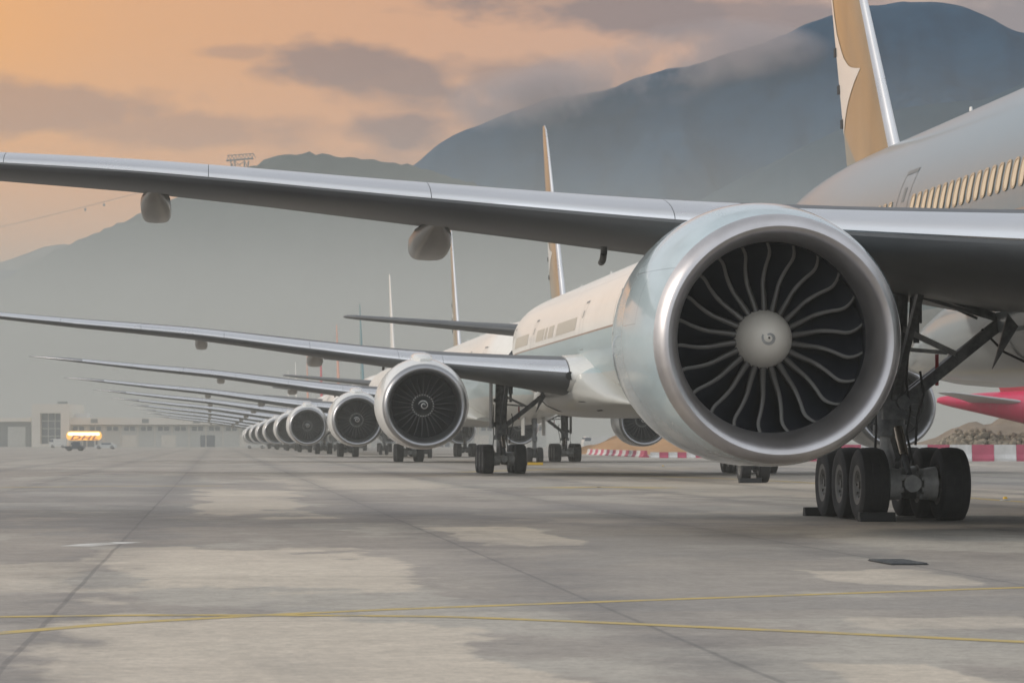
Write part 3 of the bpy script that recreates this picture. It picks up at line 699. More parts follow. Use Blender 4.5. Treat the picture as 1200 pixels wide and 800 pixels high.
ym = mat('yellow_line_paint', (.52, .36, .06), .6); t = NT(ym)
nz = t.noise(t.n('ShaderNodeNewGeometry').outputs['Position'], 2.2, 6, .75)
t.l(t.ramp(nz, [(.36, (.30, .26, .18)), (.5, (.44, .32, .10)), (.75, (.52, .37, .09))]), t.b.inputs['Base Color'])
wm = weather(mat('worn_white_paint', (.55, .53, .5), .7), (.33, .31, .28), (.58, .56, .53), 1.6, (1, 1, 1), .42, .55)
def stripe(name, pts, w, m=ym, z=.002):
    P = [Vector((*ground_pt(*p), z)) for p in pts]
    # densify with Catmull-Rom
    Q = []
    for i in range(len(P) - 1):
        a, b_, c, d = P[max(0, i-1)], P[i], P[i+1], P[min(len(P)-1, i+2)]
        for k in range(8):
            u = k/8; Q.append(.5*((2*b_) + (c - a)*u + (2*a - 5*b_ + 4*c - d)*u*u + (3*b_ - a - 3*c + d)*u**3))
    Q.append(P[-1]); rs = []
    for i, q in enumerate(Q):
        d = (Q[min(i+1, len(Q)-1)] - Q[max(i-1, 0)]).normalized(); n_ = Vector((-d.y, d.x, 0))*w/2
        rs.append([q + n_, q - n_])
    o = MB().rings(rs, 0, False).build(name, m, None, 0); tag(o, kind='structure'); return o
stripe('yellow_line', [(-200, 759), (0, 741.5), (150, 729.5), (320, 720), (450, 714), (600, 708.5), (900, 698), (1200, 688), (1400, 682)], .20, z=.002)
stripe('yellow_line', [(-200, 724), (0, 722.5), (200, 720.5), (450, 721.5), (600, 725), (900, 738), (1200, 752), (1400, 762)], .20, z=.003)
stripe('yellow_line', [(640, 571.5), (700, 570.5), (785, 571.5)], 1.6, z=.002)
stripe('yellow_line', [(690, 555.5), (860, 561), (1000, 569), (1135, 583), (1300, 594)], .4, z=.002)
stripe('yellow_line', [(540, 553), (600, 551), (690, 548.5), (830, 549)], .9, z=.003)
stripe('yellow_line', [(0, 571), (130, 569.5), (260, 569)], .5, z=.002)
stripe('white_paint_remnant', [(88, 640), (112, 637.5), (152, 635)], .45, wm, .002)

# small apron edge lights in the pavement
for u, v, lab in ((777, 547, 'tiny yellow pavement light left of the big engine\'s underside'), (1178, 586.5, 'tiny yellow pavement light right of the near main wheels')):
    pl = empty('pavement_light', (*ground_pt(u, v), .002))
    MB().lathe_x([(0, .001), (0, .13), (.03, .11), (.045, .06), (.05, .001)], 20).build('rim', M['gearlight'], pl, 30).rotation_euler = (0, -math.pi/2, 0)
    MB().lathe_x([(.045, .001), (.046, .06), (.085, .045), (.1, .001)], 16).build('lens', M['yellow'], pl, 30).rotation_euler = (0, -math.pi/2, 0)
    tag(pl, lab, 'light', 'pavement lights')
# drain in the apron
dg = empty('drain_grate', (*ground_pt(1052, 659.2), .004), TH); dg.scale = (.68, .62, 1)
b = MB(); b.box((-.31, -.95, 0), (.31, .95, .006)); b.build('grate_pit', M['hole'], dg, 0)
b = MB()
for i in range(16): b.box((-.30, -.9 + i*.118, .0065), (.30, -.86 + i*.118, .02))
b.build('grate_bars', M['steel'], dg, 0)
tag(dg, 'long black drain grate set in the concrete in front of the near wheels', 'drain')

# ------------------------------------------------------------------ barriers
bw = weather(mat('barrier_white', (.72, .70, .68), .55), (.55, .53, .5), (.75, .73, .71), 2, (1, 1, .4))
br = weather(mat('barrier_red', (.5, .05, .1), .55), (.42, .06, .11), (.55, .09, .16), 2, (1, 1, .4))
def barrier_mesh(L, h):
    b = MB(); prof = [(-.3, 0), (-.3, .16*h), (-.17, .42*h), (-.12, h), (.12, h), (.17, .42*h), (.3, .16*h), (.3, 0)]
    b.rings([[(x, y, z) for y, z in prof] for x in (-L/2 + .01, L/2 - .01)], 0, True, (True, True))
    b.box((-L*.3, -.32, 0), (-L*.12, .32, .1*h)); b.box((L*.12, -.32, 0), (L*.3, .32, .1*h))
    return b
def barrier_row(pts, L, h, group, desc):
    protos = []
    P = [Vector((*p, 0)) for p in pts]; i = 0
    segs = [(a, c, (c - a).length) for a, c in zip(P, P[1:])]; tot = sum(s[2] for s in segs)
    n_ = int(tot/L)
    for k in range(n_):
        d = (k + .5)*L
        for a, c, l in segs:
            if d <= l: break
            d -= l
        q = a + (c - a)*(d/l); dr = c - a; red = k % 2
        if len(protos) < 2:
            o = barrier_mesh(L, h).build('barrier', br if red else bw, None, 0); protos.append(o)
        else:
            o = protos[red].copy(); C.objects.link(o)
        o.location = q; o.rotation_euler = (0, 0, math.atan2(dr.y, dr.x))
        tag(o, desc(red, k, n_), 'barrier', group)
def gy(u, Y): return ((u - 600)/F*Y, Y)
barrier_row([gy(905, 212), gy(1290, 212)], 1.58, 1.18, 'tall red and white barriers at right', lambda r, k, n_: ('red' if r else 'white') + ' tall barrier in the row behind the near wheels, below the stone heap')
barrier_row([gy(762, 256), gy(880, 256)], .78, .5, 'low red and white barriers mid picture', lambda r, k, n_: ('bright red' if r else 'white') + ' low barrier in the short row left of the big engine\'s underside')
barrier_row([gy(690, 330), gy(761, 262)], 3.6, .6, 'small far barriers by the orange mound', lambda r, k, n_: ('reddish' if r else 'pale') + ' little barrier in the far row receding under the orange mound')

# ------------------------------------------------------------------ mounds and stones
def mound(name, c, rx, ry, h, col1, col2, seed, n=40, power=1.2):
    b = MB(); rs = []
    for i in range(n + 1):
        row = []
        for j in range(n + 1):
            x, y = -1 + 2*i/n, -1 + 2*j/n; r = math.sqrt(x*x + y*y)
            e = max(0, 1 - r)**power
            nz_ = noise.fractal(Vector((x*2.5 + seed, y*2.5, seed)), 1, 2, 5)
            row.append((x*rx, y*ry, -.05 + h*e*(1 + .35*nz_) + .12*nz_*min(1, e*6)))
        rs.append(row)
    m = weather(mat(name + '_soil', col1, .9), col1, col2, .7, (1, 1, 1.4), .3, .7, .6)
    o = b.rings(rs, 0, False).build(name, m, None, 60, c); tag(o, kind='structure'); return o
mound('dirt_mound', (*gy(1180, 262), 0), 13, 14, 3.9, (.15, .11, .075), (.24, .18, .13), 3)
mound('dirt_mound', (*gy(775, 345), 0), 11, 14, 3.7, (.34, .18, .075), (.44, .25, .12), 8, power=.9)
# heap of pale stones along the foot of the mound
def rock(b, c, r, rnd):
    bm = bmesh.new(); bmesh.ops.create_icosphere(bm, subdivisions=1, radius=r); bm.verts.index_update()
    k = Vector((rnd.uniform(.7, 1.3), rnd.uniform(.7, 1.3), rnd.uniform(.5, .9))); q = Euler((rnd.uniform(0, 6), rnd.uniform(0, 6), rnd.uniform(0, 6))).to_matrix()
    vs = [q @ (Vector((v.co.x*k.x, v.co.y*k.y, v.co.z*k.z))*rnd.uniform(.78, 1.18)) + Vector(c) for v in bm.verts]
    b.add(vs, [[v.index for v in f.verts] for f in bm.faces]); bm.free()
rnd = random.Random(5); b = MB()
for i in range(2600):
    u = rnd.uniform(1068, 1290); Y = rnd.uniform(216, 228); k = max(0, 1 - abs(Y - 222.5)/6.5)
    amp = .72 + .28*noise.noise(Vector((u*.03, 0, 2))); x = (u - 600)/F*Y
    z = (k**.8)*3.0*amp*rnd.uniform(.55, 1.02)*min(1, (u - 1060)/60)
    rock(b, (x, Y, z), rnd.uniform(.14, .34), rnd)
rm = weather(mat('pale_stone', (.3, .25, .19), .9), (.2, .165, .12), (.40, .34, .26), .9, (1, 1, 1))
o = b.build('stones', rm, None, 0); tag(o, 'heap of pale broken stones behind the red and white barriers', 'stones', None, 'stuff')

# ------------------------------------------------------------------ far buildings at left
BZ = 860.0
def bx(u0, u1, v0, v1, Y=BZ):     # world extents for a photo rectangle at distance Y
    a = at(u0, v1, Y); c = at(u1, v0, Y); return a[0], c[0], a[2], c[2]
cream = weather(mat('cladding_cream', (.68, .62, .54), .7), (.64, .58, .50), (.72, .66, .58), .1)
grey = weather(mat('cladding_grey', (.5, .5, .46), .7), (.47, .47, .44), (.55, .54, .50), .15, (.3, 1, 1))
dark = weather(mat('cladding_dark', (.16, .17, .17), .6), (.14, .15, .15), (.19, .20, .2), .1)
glass = mat('facade_glass', (.08, .10, .13), .15)
# gateway building with a deep frame
pb = empty('portal_building', (0, BZ, 0))
x0, x1, z0, z1 = bx(37, 81, 473, 524); i0, i1, _, it = bx(47, 71, 484, 519)
b = MB(); b.box((x0, 0, 0), (i0, 30, z1)); b.box((i1, 0, 0), (x1, 30, z1)); b.box((i0, 0, it), (i1, 30, z1)); b.box((i0, 0, 0), (i1, 30, .9)); b.build('wall', cream, pb, 0)
b = MB(); b.box((i0, 3, .9), (i1, 29, it - .01)); b.build('window', glass, pb, 0)
b = MB()
for k in range(1, 4): zz = .9 + (it - .9)*k/4; b.box((i0, 2.6, zz - .1), (i1, 2.99, zz + .1))
for k in range(1, 3): xx = i0 + (i1 - i0)*k/3; b.box((xx - .1, 2.55, .9), (xx + .1, 2.98, it - .01))
b.build('mullion', grey, pb, 0)
b = MB(); b.box((x0 + 6, 10, z1), (x0 + 8.5, 13, z1 + .8)); b.build('roof_unit', dark, pb, 0)
tag(pb, 'cream gateway building with a tall dark glazed opening at far left', 'building')
# dark hall left of it
hb = empty('hangar', (0, BZ + 15, 0)); x0, x1, z0, z1 = bx(-260, 36, 494, 524, BZ + 15)
b = MB(); b.box((x0, 0, 0), (x1, 60, z1)); b.build('wall', dark, hb, 0)
b = MB(); b.add([(x0, -1, z1 + .01), (x1, -1, z1 + .01), (x1, 61, z1 + .01), (x0, 61, z1 + .01), (x0, -1, z1 + .8), (x1, -1, z1 + 1.2), (x1, 61, z1 + 1.2), (x0, 61, z1 + .8)], [(0, 1, 2, 3), (4, 5, 6, 7), (0, 1, 5, 4), (1, 2, 6, 5), (2, 3, 7, 6), (3, 0, 4, 7)]); b.build('roof', cream, hb, 0)
for k in range(9): xx = x0 + (x1 - x0)*(k + .5)/9; b = MB(); b.box((xx - 2.6, -.15, 0), (xx + 2.6, -.01, z1*.8)); b.build('hangar_door', grey, hb, 0)
tag(hb, 'long dark hangar with a pale flat roof left of the gateway building', 'building')
# long cargo building
cb = empty('cargo_building', (0, BZ + 5, 0)); x0, x1, z0, z1 = bx(82, 640, 498, 524, BZ + 5)
b = MB(); b.box((x0, 0, 0), (x1, 50, z1)); b.build('wall', grey, cb, 0)
f0, f1, fz0, fz1 = bx(81.5, 640, 489.5, 497.5, BZ + 5)
b = MB(); b.box((f0, -2.5, fz0), (f1, 52, fz1)); b.build('roof', cream, cb, 0)
step = (x1 - x0)/28
for k in range(28):
    xx = x0 + (k + .5)*step
    b = MB(); b.box((xx - 1.6, -.12, z1 - 1.6), (xx - .2, -.02, z1 - .4)); b.box((xx + .2, -.12, z1 - 1.6), (xx + 1.6, -.02, z1 - .4)); b.build('window', glass, cb, 0)
    b = MB(); b.box((xx - step/2 - .12, -.2, 0), (xx - step/2 + .12, -.01, z1 - .02)); b.build('column', cream, cb, 0)
    if k % 3 == 1: b = MB(); b.box((xx - 1, -2.62, fz0 + .5), (xx + 1, -2.52, fz1 - .3)); b.build('roof_vent', dark, cb, 0)
for k in range(12):
    xx = x0 + (k*2.3 + 1.2)*step; b = MB(); b.box((xx - 2.1, -.16, 0), (xx + 2.1, -.03, 3.4)); b.build('dock_door', cream if k % 3 else glass, cb, 0)
a0, a1, _, az = bx(84, 100, 484, 490, BZ + 5)
b = MB(); b.box((a0, 5, fz1), (a1, 12, az)); b.build('roof_unit', bw, cb, 0)
tag(cb, 'long low cargo building with cream roof band and paired windows', 'building')
# lit yellow sign
sg = empty('sign', (0, BZ - 6, 0)); s0, s1, sz0, sz1 = bx(77.5, 119, 505, 515.6, BZ - 6)
def emis(name, col, st):
    m = bpy.data.materials.new(name); m.use_nodes = True; b_ = m.node_tree.nodes['Principled BSDF']
    b_.inputs['Base Color'].default_value = (*col, 1); b_.inputs['Emission Color'].default_value = (*col, 1); b_.inputs['Emission Strength'].default_value = st; return m
yl = emis('lit_yellow_sign', (1.0, .48, .06), .62); tube = emis('lit_sign_tube', (1.0, .85, .5), 1.7)
def pill(b, x0, x1, z0, z1, y0, y1):
    r = (z1 - z0)/2; pts = []
    for k in range(13): a = -math.pi/2 + math.pi*k/12; pts.append((x1 - r + r*math.cos(a), (z0 + z1)/2 + r*math.sin(a)))
    for k in range(13): a = math.pi/2 + math.pi*k/12; pts.append((x0 + r + r*math.cos(a), (z0 + z1)/2 + r*math.sin(a)))
    b.rings([[(x, y, z) for x, z in pts] for y in (y0, y1)], 0, True, (True, True))
b = MB(); pill(b, s0, s1, sz0, sz1, 0, 1.2); b.build('sign_panel', yl, sg, 30)
b = MB(); pill(b, s0 + .5, s1 - .5, sz1 - 1.25, sz1 - .35, -.12, -.02); b.build('lamp_tube', tube, sg, 30)
cu = bpy.data.curves.new('lettering', 'FONT'); cu.body = 'DHL'; cu.size = 2.15; cu.shear = .35; cu.extrude = .05; cu.offset = .04; cu.align_x = 'CENTER'; cu.space_character = 1.15
to = bpy.data.objects.new('lettering', cu); C.objects.link(to); to.parent = sg; to.location = ((s0 + s1)/2 - .1, -.2, sz0 + .18); to.rotation_euler = (math.pi/2, 0, 0); to.scale = (1.75, .82, 1)
cu.materials.append(mat('sign_red', (.42, .008, .008), .6))
lm = bpy.data.meshes.new_from_object(to); lo = bpy.data.objects.new('lettering', lm); C.objects.link(lo); lo.parent = sg
lo.location = to.location; lo.rotation_euler = to.rotation_euler; lo.scale = to.scale; bpy.data.objects.remove(to); lo.name = 'lettering'
b = MB()
for xx in (s0 + 2, s1 - 2): b.box((xx - .15, .3, 0), (xx + .15, .8, sz0 + .01))
b.build('post', grey, sg, 0)
tag(sg, 'glowing yellow sign with red DHL letters in front of the cargo building', 'sign')
# vehicles in front of the buildings
def vehicle(name, u, Y, L, H, col, cat, label, style, rz=0):
    v = empty(name, (*gy(u, Y), 0), rz); m = mat(name + '_paint', col, .35, 0, .4)
    b = MB()
    if style == 'van': prof = [(-.5, .16), (-.5, .55), (-.42, .98), (.46, 1), (.5, .9), (.5, .16)]
    elif style == 'car': prof = [(-.5, .2), (-.5, .55), (-.3, .62), (-.18, .98), (.25, 1), (.42, .64), (.5, .58), (.5, .2)]
    else: prof = [(-.5, .2), (-.5, .5), (-.12, .52), (-.1, 1), (.3, 1), (.34, .56), (.5, .52), (.5, .2)]
    w = .95
    b.rings([[(x*L, y, z*H) for x, z in prof] for y in (-w, w)], 0, True, (True, True)); b.build('body', m, v, 0)
    b = MB(); b.box((-.18*L if style != 'van' else -.46*L, -w - .02, .66*H), ((.26 if style != 'van' else -.25)*L, w + .02, .9*H)); b.build('window', glass, v, 0)
    for sx in (-.31, .31):
        for sy in (-1, 1):
            b = MB(); tyre_mesh(b, (sx*L, sy*(w - .1), .34), .34, .24, sy); b.build('wheel', [M['tyre'], M['hub']], v)
    tag(v, label, cat); return v
vehicle('delivery_van', 68, 720, 4.0, 2.2, (.66, .64, .6), 'van', 'pale van parked in front of the gateway building', 'van')
vehicle('baggage_tug', 88, 470, 2.9, 1.45, (.06, .07, .09), 'tug', 'small dark baggage tug below the yellow sign', 'tug')
vehicle('parked_car', 124, 600, 4.4, 1.35, (.55, .56, .55), 'car', 'pale low car parked right of the dark tug', 'car')
vehicle('parked_car', 300, 640, 4.4, 1.5, (.6, .58, .54), 'car', 'pale car near the end of the airliner line', 'car')
vehicle('delivery_van', 700, 520, 5.4, 2.4, (.66, .64, .6), 'van', 'white van behind the orange mound', 'van', .2)

# ------------------------------------------------------------------ hills and mountain
def veg(name, c1, c2, sc_=.004):
    m = mat(name, c1, .95, spec=.1); t = NT(m); v = t.n('ShaderNodeNewGeometry').outputs['Position']
    f = t.noise(v, sc_, 8, .65); f2 = t.noise(v, sc_*9, 5, .6)
    col = t.ramp(t.math('ADD', t.math('MULTIPLY', f, .65), t.math('MULTIPLY', f2, .35)), [(.35, c1), (.65, c2)]); t.l(col, t.b.inputs['Base Color'])
    return m
def range_(name, prof, Yr, Yf, Yb, m, seed, rough=12, spur=.22, cols=260, rows=56, fine=0):
    u0, u1 = prof[0][0], prof[-1][0]; b = MB(); rs = []
    for i in range(cols + 1):
        u = u0 + (u1 - u0)*i/cols; v = smooth_tab([(p[0], p[1]) for p in prof], u)[0]
        X0, _, zr = at(u, v, Yr); row = []
        for j in range(rows + 1):
            t_ = j/rows
            if t_ < .78: q = t_/.78; Y = Yf + (Yr - Yf)*q; s_ = q**1.35
            else: q = (t_ - .78)/.22; Y = Yr + (Yb - Yr)*q; s_ = 1 - q**1.4
            X = X0*(1 + .0*(Y/Yr))
            nz_ = noise.fractal(Vector((X*.0016 + seed, Y*.0007, seed)), 1, 2.1, 6)
            n2 = noise.fractal(Vector((X*.02 + seed, Y*.02, seed)), 1, 2.1, 4)
            damp = 4*s_*(1 - s_) if t_ < .78 else 0.0
            z = max(0, zr)*s_*(1 + spur*nz_*damp) + rough*n2*(.25 + .75*damp)*min(1, s_*3)*.5 + fine*noise.noise(Vector((X*.09, Y*.05, seed)))*min(1, s_*2)
            row.append((X, Y, z - 1.0))
        rs.append(row)
    o = b.rings(rs, 0, False).build(name, m, None, 180); tag(o, kind='structure'); return o
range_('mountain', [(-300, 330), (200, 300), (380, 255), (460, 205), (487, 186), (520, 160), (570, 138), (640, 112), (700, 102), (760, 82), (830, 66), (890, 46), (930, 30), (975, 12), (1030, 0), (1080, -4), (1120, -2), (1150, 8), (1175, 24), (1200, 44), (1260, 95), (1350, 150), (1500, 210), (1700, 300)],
       6800, 4700, 8400, veg('mountain_scrub_hazed', (.002, .030, .068), (.016, .062, .118), .0025), 2.3, 34, .6)  # blue of the distant air is mixed into the scrub colour
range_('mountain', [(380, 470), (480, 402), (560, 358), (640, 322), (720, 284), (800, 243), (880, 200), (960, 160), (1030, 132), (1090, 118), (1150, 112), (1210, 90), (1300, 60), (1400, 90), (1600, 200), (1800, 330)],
       5700, 4000, 6400, veg('lower_spur_scrub_hazed', (.004, .030, .056), (.016, .050, .082), .0035), 7.7, 24, .45)  # same air blue painted into the spur's scrub
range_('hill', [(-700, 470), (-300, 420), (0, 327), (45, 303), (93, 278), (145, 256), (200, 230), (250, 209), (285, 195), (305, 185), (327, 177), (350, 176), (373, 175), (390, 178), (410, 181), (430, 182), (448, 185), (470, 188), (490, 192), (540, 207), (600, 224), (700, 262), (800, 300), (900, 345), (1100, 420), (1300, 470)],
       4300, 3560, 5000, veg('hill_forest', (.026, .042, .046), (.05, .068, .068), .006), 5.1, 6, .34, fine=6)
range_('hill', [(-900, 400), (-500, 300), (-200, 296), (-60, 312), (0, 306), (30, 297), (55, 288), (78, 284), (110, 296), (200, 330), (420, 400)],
       7400, 5000, 8500, veg('far_hill_forest_hazed', (.10, .105, .10), (.13, .135, .13), .004), 9.4, 8, .2)  # base colour lightened to stand in for haze over the far hill

# cable-car pylon on the hill crest and its cabins
ct = empty('cable_car_tower', (0, 0, 0)); YT = 4285.0
tx, _, tz0 = at(281, 199, YT); ct.location = (tx, YT, tz0 - 4)
b = MB(); hgt = 21.0; ct.scale = (1.3,)*3; px = F/YT
for sx in (-10, -5.5, 5.5, 10):
    for sy in (-4, 4): b.beam((sx*.85, sy, 0), (sx, sy, hgt*.62), .7, .7)
for sx0, sx1 in ((-10, -5.5), (5.5, 10), (-5.5, 5.5)):
    b.beam((sx0, -4, 3), (sx1, -4, hgt*.6), .5, .5); b.beam((sx1, -4, 3), (sx0, -4, hgt*.6), .5, .5)
b.build('lattice_frame', M['steel'], ct, 0)
b = MB(); b.beam((-15, -4, hgt*.62), (15, -4, hgt*.74), 1.0, 1.0); b.beam((-15, 4, hgt*.62), (15, 4, hgt*.74), 1.0, 1.0); b.beam((-14, 0, hgt*.9), (15.5, 0, hgt), 1.2, .8)
for k in range(8):
    x = -14 + k*4; b.beam((x, -4, hgt*.62 + (x + 15)*.08), (x + 1.5, 0, hgt*.9 + (x + 14)*.07), .5, .5); b.beam((x + 1.5, 0, hgt*.9 + (x + 14)*.07), (x + 4, -4, hgt*.62 + (x + 19)*.08), .5, .5)
b.build('head_truss', M['steel'], ct, 0)
tag(ct, 'steel lattice cable-car tower standing on the wooded hill crest', 'tower')
cabA, cabB = Vector(at(288, 190, YT)), Vector(at(-160, 300, 3700))
b = MB()
for off in (-3, 3):
    pts = []
    for k in range(31):
        q = k/30; p = cabA.lerp(cabB, q); p.z -= 14*4*q*(1 - q)*.5; p.y += off; pts.append(p)
    b.path(pts, .16, 6)
cm = b.build('cable', M['steel'], None, 0); tag(cm, 'thin pair of cables running left from the hilltop tower', 'cable')
def cabin(q, label):
    p = cabA.lerp(cabB, q); p.z -= 28*q*(1 - q); g_ = empty('gondola', (p.x, p.y - 3, p.z)); g_.scale = (1.35,)*3
    b = MB(); prof = [(.7, -4.6), (1.05, -4.2), (1.15, -3.2), (1.0, -2.3), (.6, -2.0)]
    b.rings([[(r*1.05*math.copysign(abs(math.cos(a))**.6, math.cos(a)), r*math.copysign(abs(math.sin(a))**.6, math.sin(a)), z) for a in [2*math.pi*i/16 for i in range(16)]] for r, z in prof], 0, True, (True, True)); b.build('cabin', M['steel'], g_, 30)
    b = MB(); b.tube((0, 0, -2.05), (0, 0, .1), .14, .14, 8); b.box((-.6, -.15, -.1), (.6, .15, .2)); b.build('hanger', M['steel'], g_, 0)
    tag(g_, label, 'gondola', 'cable cars left of the hilltop tower')
cabin(.085, 'grey gondola hanging beside the hilltop tower')
cabin(.405, 'grey gondola above the left slope, second one out from the tower'); cabin(.455, 'grey gondola farthest left on the cable')

# ------------------------------------------------------------------ clouds lying on the mountain crest
cmat = bpy.data.materials.new('crest_cloud'); cmat.use_nodes = True; nt = cmat.node_tree; nt.nodes.clear(); t = NT.__new__(NT); t.t = nt; t.b = None
ou = nt.nodes.new('ShaderNodeOutputMaterial'); pv = nt.nodes.new('ShaderNodeVolumePrincipled'); pv.inputs['Color'].default_value = (.56, .48, .48, 1)
ov = t.n('ShaderNodeTexCoord').outputs['Object']; ln = t.n('ShaderNodeVectorMath', operation='LENGTH'); t.l(ov, ln.inputs[0])
wv = t.n('ShaderNodeNewGeometry').outputs['Position']; nz = t.noise(wv, .0048, 7, .62)
rim = t.math('SUBTRACT', 1.0, t.math('MULTIPLY', ln.outputs['Value'], ln.outputs['Value']), clamp=True)
d_ = t.math('MULTIPLY', t.math('ADD', t.math('MULTIPLY', t.math('SUBTRACT', nz, .52), 8.0), .5, clamp=True), t.math('POWER', rim, 1.4))
t.l(t.math('MULTIPLY', d_, .015), pv.inputs['Density']); nt.links.new(pv.outputs[0], ou.inputs['Volume'])
def cloud(u, v, ru, rv, Y, label):
    bm = bmesh.new(); bmesh.ops.create_icosphere(bm, subdivisions=3, radius=1.0); me = bpy.data.meshes.new('cloud'); bm.to_mesh(me); bm.free(); me.materials.append(cmat)
    o = bpy.data.objects.new('cloud', me); C.objects.link(o); o.location = at(u, v, Y); o.scale = (ru/F*Y, 330, rv/F*Y); tag(o, label, 'cloud', None, 'stuff')
cloud(618, 122, 105, 42, 6700, 'small soft cloud on the crest above the second tail fin')
cloud(720, 104, 135, 48, 6700, 'pinkish grey cloud bank draped along the middle of the mountain crest')
cloud(845, 68, 140, 46, 6700, 'thin cloud on the upper crest left of the sunset-tinted gold tail fin')

# ------------------------------------------------------------------ air
# low mist lying along the foot of the hills, thinning with height
ml = bpy.data.materials.new('valley_mist'); ml.use_nodes = True; nt = ml.node_tree; nt.nodes.clear(); t = NT.__new__(NT); t.t = nt; t.b = None
ou = nt.nodes.new('ShaderNodeOutputMaterial'); pv = nt.nodes.new('ShaderNodeVolumePrincipled'); pv.inputs['Color'].default_value = (.69, .69, .655, 1)
sp = t.n('ShaderNodeSeparateXYZ'); wv = t.n('ShaderNodeNewGeometry').outputs['Position']; t.l(wv, sp.inputs[0])
dn = t.math('POWER', 2.71828, t.math('DIVIDE', sp.outputs[2], -72.0))
t.l(t.math('MULTIPLY', dn, .030), pv.inputs['Density']); nt.links.new(pv.outputs[0], ou.inputs['Volume'])
mb_ = MB(); mb_.box((-4000, 3030, 1), (4000, 3530, 420)); mo = mb_.build('mist', ml, None, 0); tag(mo, 'pale low mist along the foot of the hills', 'mist', None, 'stuff')
hz = MB(); hz.box((-3060, -260, -1), (3060, 3000, 45)); hm = bpy.data.materials.new('haze_air'); hm.use_nodes = True
nt = hm.node_tree; nt.nodes.clear(); ou = nt.nodes.new('ShaderNodeOutputMaterial'); pv = nt.nodes.new('ShaderNodeVolumePrincipled')
pv.inputs['Color'].default_value = (.555, .56, .53, 1); pv.inputs['Density'].default_value = 1/1300; pv.inputs['Anisotropy'].default_value = 0
nt.links.new(pv.outputs[0], ou.inputs['Volume'])
ho = hz.build('haze', hm, None, 0); tag(ho, kind='stuff')

# ------------------------------------------------------------------ sky and sun
SUN_AZ, SUN_EL = R(-82), R(24)       # left of the view and beyond the aircraft
w = bpy.data.worlds.new('World'); sc.world = w; w.use_nodes = True
t = NT(w); nt = w.node_tree; bg = nt.nodes['Background']; out = nt.nodes['World Output']
sk = t.n('ShaderNodeTexSky', sky_type='NISHITA'); sk.sun_disc = False; sk.sun_elevation = SUN_EL; sk.sun_rotation = SUN_AZ; sk.dust_density = .4; sk.air_density = .35; sk.ozone_density = .5
t.l(sk.outputs[0], bg.inputs[0]); bg.inputs[1].default_value = .05
dirv = t.n('ShaderNodeTexCoord').outputs['Generated']
sp = t.n('ShaderNodeSeparateXYZ'); t.l(dirv, sp.inputs[0]); dx, dy, dz = sp.outputs
glow = Vector((math.sin(R(-11)), math.cos(R(-11)), math.tan(R(8)))).normalized()
dt = t.n('ShaderNodeVectorMath', operation='DOT_PRODUCT'); t.l(dirv, dt.inputs[0]); dt.inputs[1].default_value = glow
ang = t.math('DIVIDE', t.math('ARCCOSINE', t.math('MINIMUM', dt.outputs['Value'], .99999)), math.pi)   # 0..1
base = t.ramp(ang, [(0, (.53, .245, .06)), (.02, (.455, .23, .092)), (.05, (.405, .216, .112)), (.085, (.345, .21, .145)), (.115, (.26, .215, .19)), (.2, (.30, .30, .305)), (.45, (.54, .575, .61)), (1, (.68, .72, .76))])
high = t.ramp(dz, [(.15, 0), (.28, 1)]); base = t.mix(t.math('MULTIPLY', high, t.math('LESS_THAN', ang, .25)), base, (.34, .36, .39))
mp = t.n('ShaderNodeMapping'); mp.inputs['Scale'].default_value = (1, 1, 2.2); t.l(dirv, mp.inputs[0])
cn = t.noise(mp.outputs[0], 26, 8, .58); wide = t.noise(mp.outputs[0], 5, 6, .55)
fy = t.math('MAXIMUM', dy, .05); az = t.math('DIVIDE', dx, fy); el = t.math('DIVIDE', dz, fy)
CLOUDS = [(40, 128, 230, 40, .75), (210, 152, 190, 30, .6), (405, 74, 100, 32, 1), (485, 98, 115, 42, .95), (590, 95, 110, 32, .7), (475, 158, 75, 34, .95), (700, 14, 240, 30, 1), (860, 18, 170, 26, .85), (620, 160, 150, 50, .7), (960, 40, 130, 70, .9), (1180, 60, 150, 120, .8), (265, 62, 60, 11, .55), (-300, 60, 200, 60, .8), (-500, 150, 300, 40, .8), (1500, 80, 250, 130, .9), (520, 205, 260, 40, .55)]
cf = None
for (u, v_, ru, rv, st_) in CLOUDS:
    a = t.math('DIVIDE', t.math('SUBTRACT', az, (u - 600)/F), ru/F); b_ = t.math('DIVIDE', t.math('SUBTRACT', el, (HZ - v_)/F), rv/F)
    q = t.math('SUBTRACT', 1.0, t.math('SQRT', t.math('ADD', t.math('MULTIPLY', a, a), t.math('MULTIPLY', b_, b_))))
    q = t.math('ADD', q, t.math('MULTIPLY', t.math('SUBTRACT', cn, .5), 2.6))
    q = t.math('MULTIPLY', t.ramp(q, [(0, 0), (.55, 1)]), st_)
    cf = q if cf is None else t.math('MAXIMUM', cf, q)
cf = t.math('MULTIPLY', cf, t.math('GREATER_THAN', dy, .3))
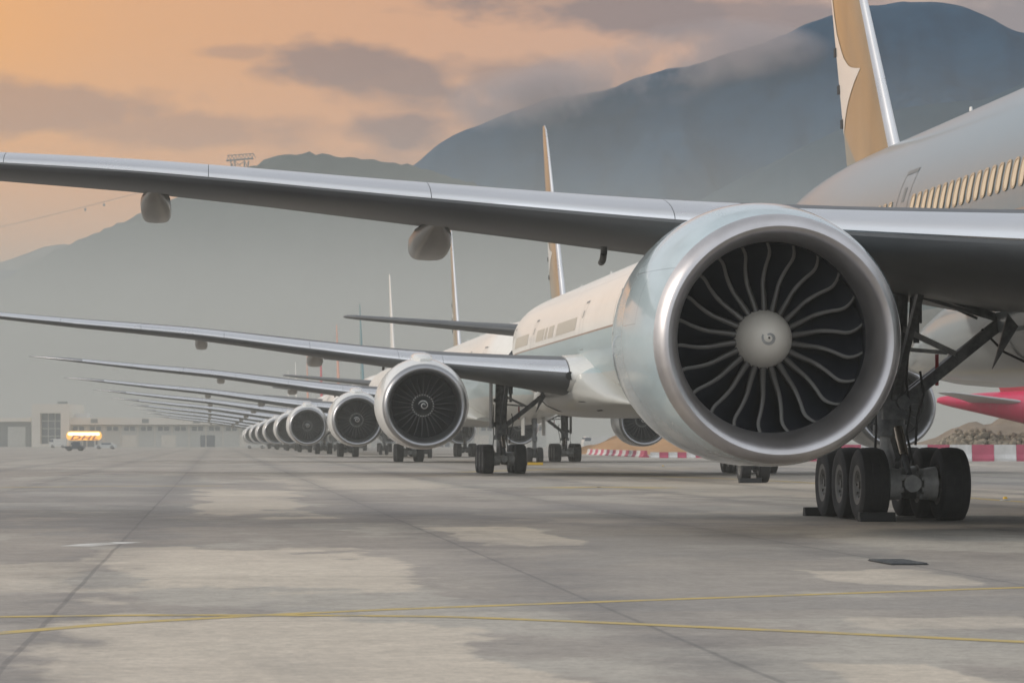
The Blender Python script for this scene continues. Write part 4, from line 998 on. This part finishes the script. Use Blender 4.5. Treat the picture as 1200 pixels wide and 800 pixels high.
elsewhere = t.math('MULTIPLY', t.ramp(wide, [(.45, 0), (.62, .7)]), t.math('LESS_THAN', dy, .9))
cf = t.math('MULTIPLY', t.math('MAXIMUM', cf, elsewhere), .88)
ccol = t.ramp(ang, [(0, (.23, .14, .095)), (.05, (.158, .108, .088)), (.10, (.125, .105, .108)), (.16, (.13, .13, .14)), (.5, (.34, .35, .37)), (1, (.3, .31, .33))])
col = t.mix(cf, base, ccol)
bg2 = t.n('ShaderNodeBackground'); t.l(col, bg2.inputs[0]); bg2.inputs[1].default_value = 1.0
ad = t.n('ShaderNodeMixShader'); ad.inputs[0].default_value = .86; t.l(bg.outputs[0], ad.inputs[1]); t.l(bg2.outputs[0], ad.inputs[2]); t.l(ad.outputs[0], out.inputs[0])

sl = bpy.data.lights.new('sun', 'SUN'); sl.energy = 1.0; sl.angle = R(10); sl.color = (1, .90, .78)
so = bpy.data.objects.new('sun', sl); C.objects.link(so)
sd = Vector((math.sin(SUN_AZ)*math.cos(SUN_EL), math.cos(SUN_AZ)*math.cos(SUN_EL), math.sin(SUN_EL)))
so.rotation_euler = (-sd).to_track_quat('-Z', 'Y').to_euler(); so.location = sd*100

# ------------------------------------------------------------------ camera and render
cam = bpy.data.cameras.new('camera'); co = bpy.data.objects.new('camera', cam); C.objects.link(co); sc.camera = co
cam.sensor_width = 36; cam.lens = F/1200*36; cam.shift_y = (HZ - 400)/1200; cam.clip_start = .2; cam.clip_end = 20000
co.location = (0, 0, CH); co.rotation_euler = (math.pi/2, 0, 0)
cam.dof.use_dof = True; cam.dof.focus_distance = 44; cam.dof.aperture_fstop = 7
sc.render.engine = 'CYCLES'; cy = sc.cycles
cy.max_bounces = 8; cy.volume_bounces = 2; cy.use_denoising = True; cy.sample_clamp_indirect = 6
try: cy.denoiser = 'OPENIMAGEDENOISE'
except Exception: pass
vs = sc.view_settings; vs.view_transform = 'Standard'; vs.look = 'None'; vs.gamma = 1; vs.exposure = 1.0; vs.use_curve_mapping = False
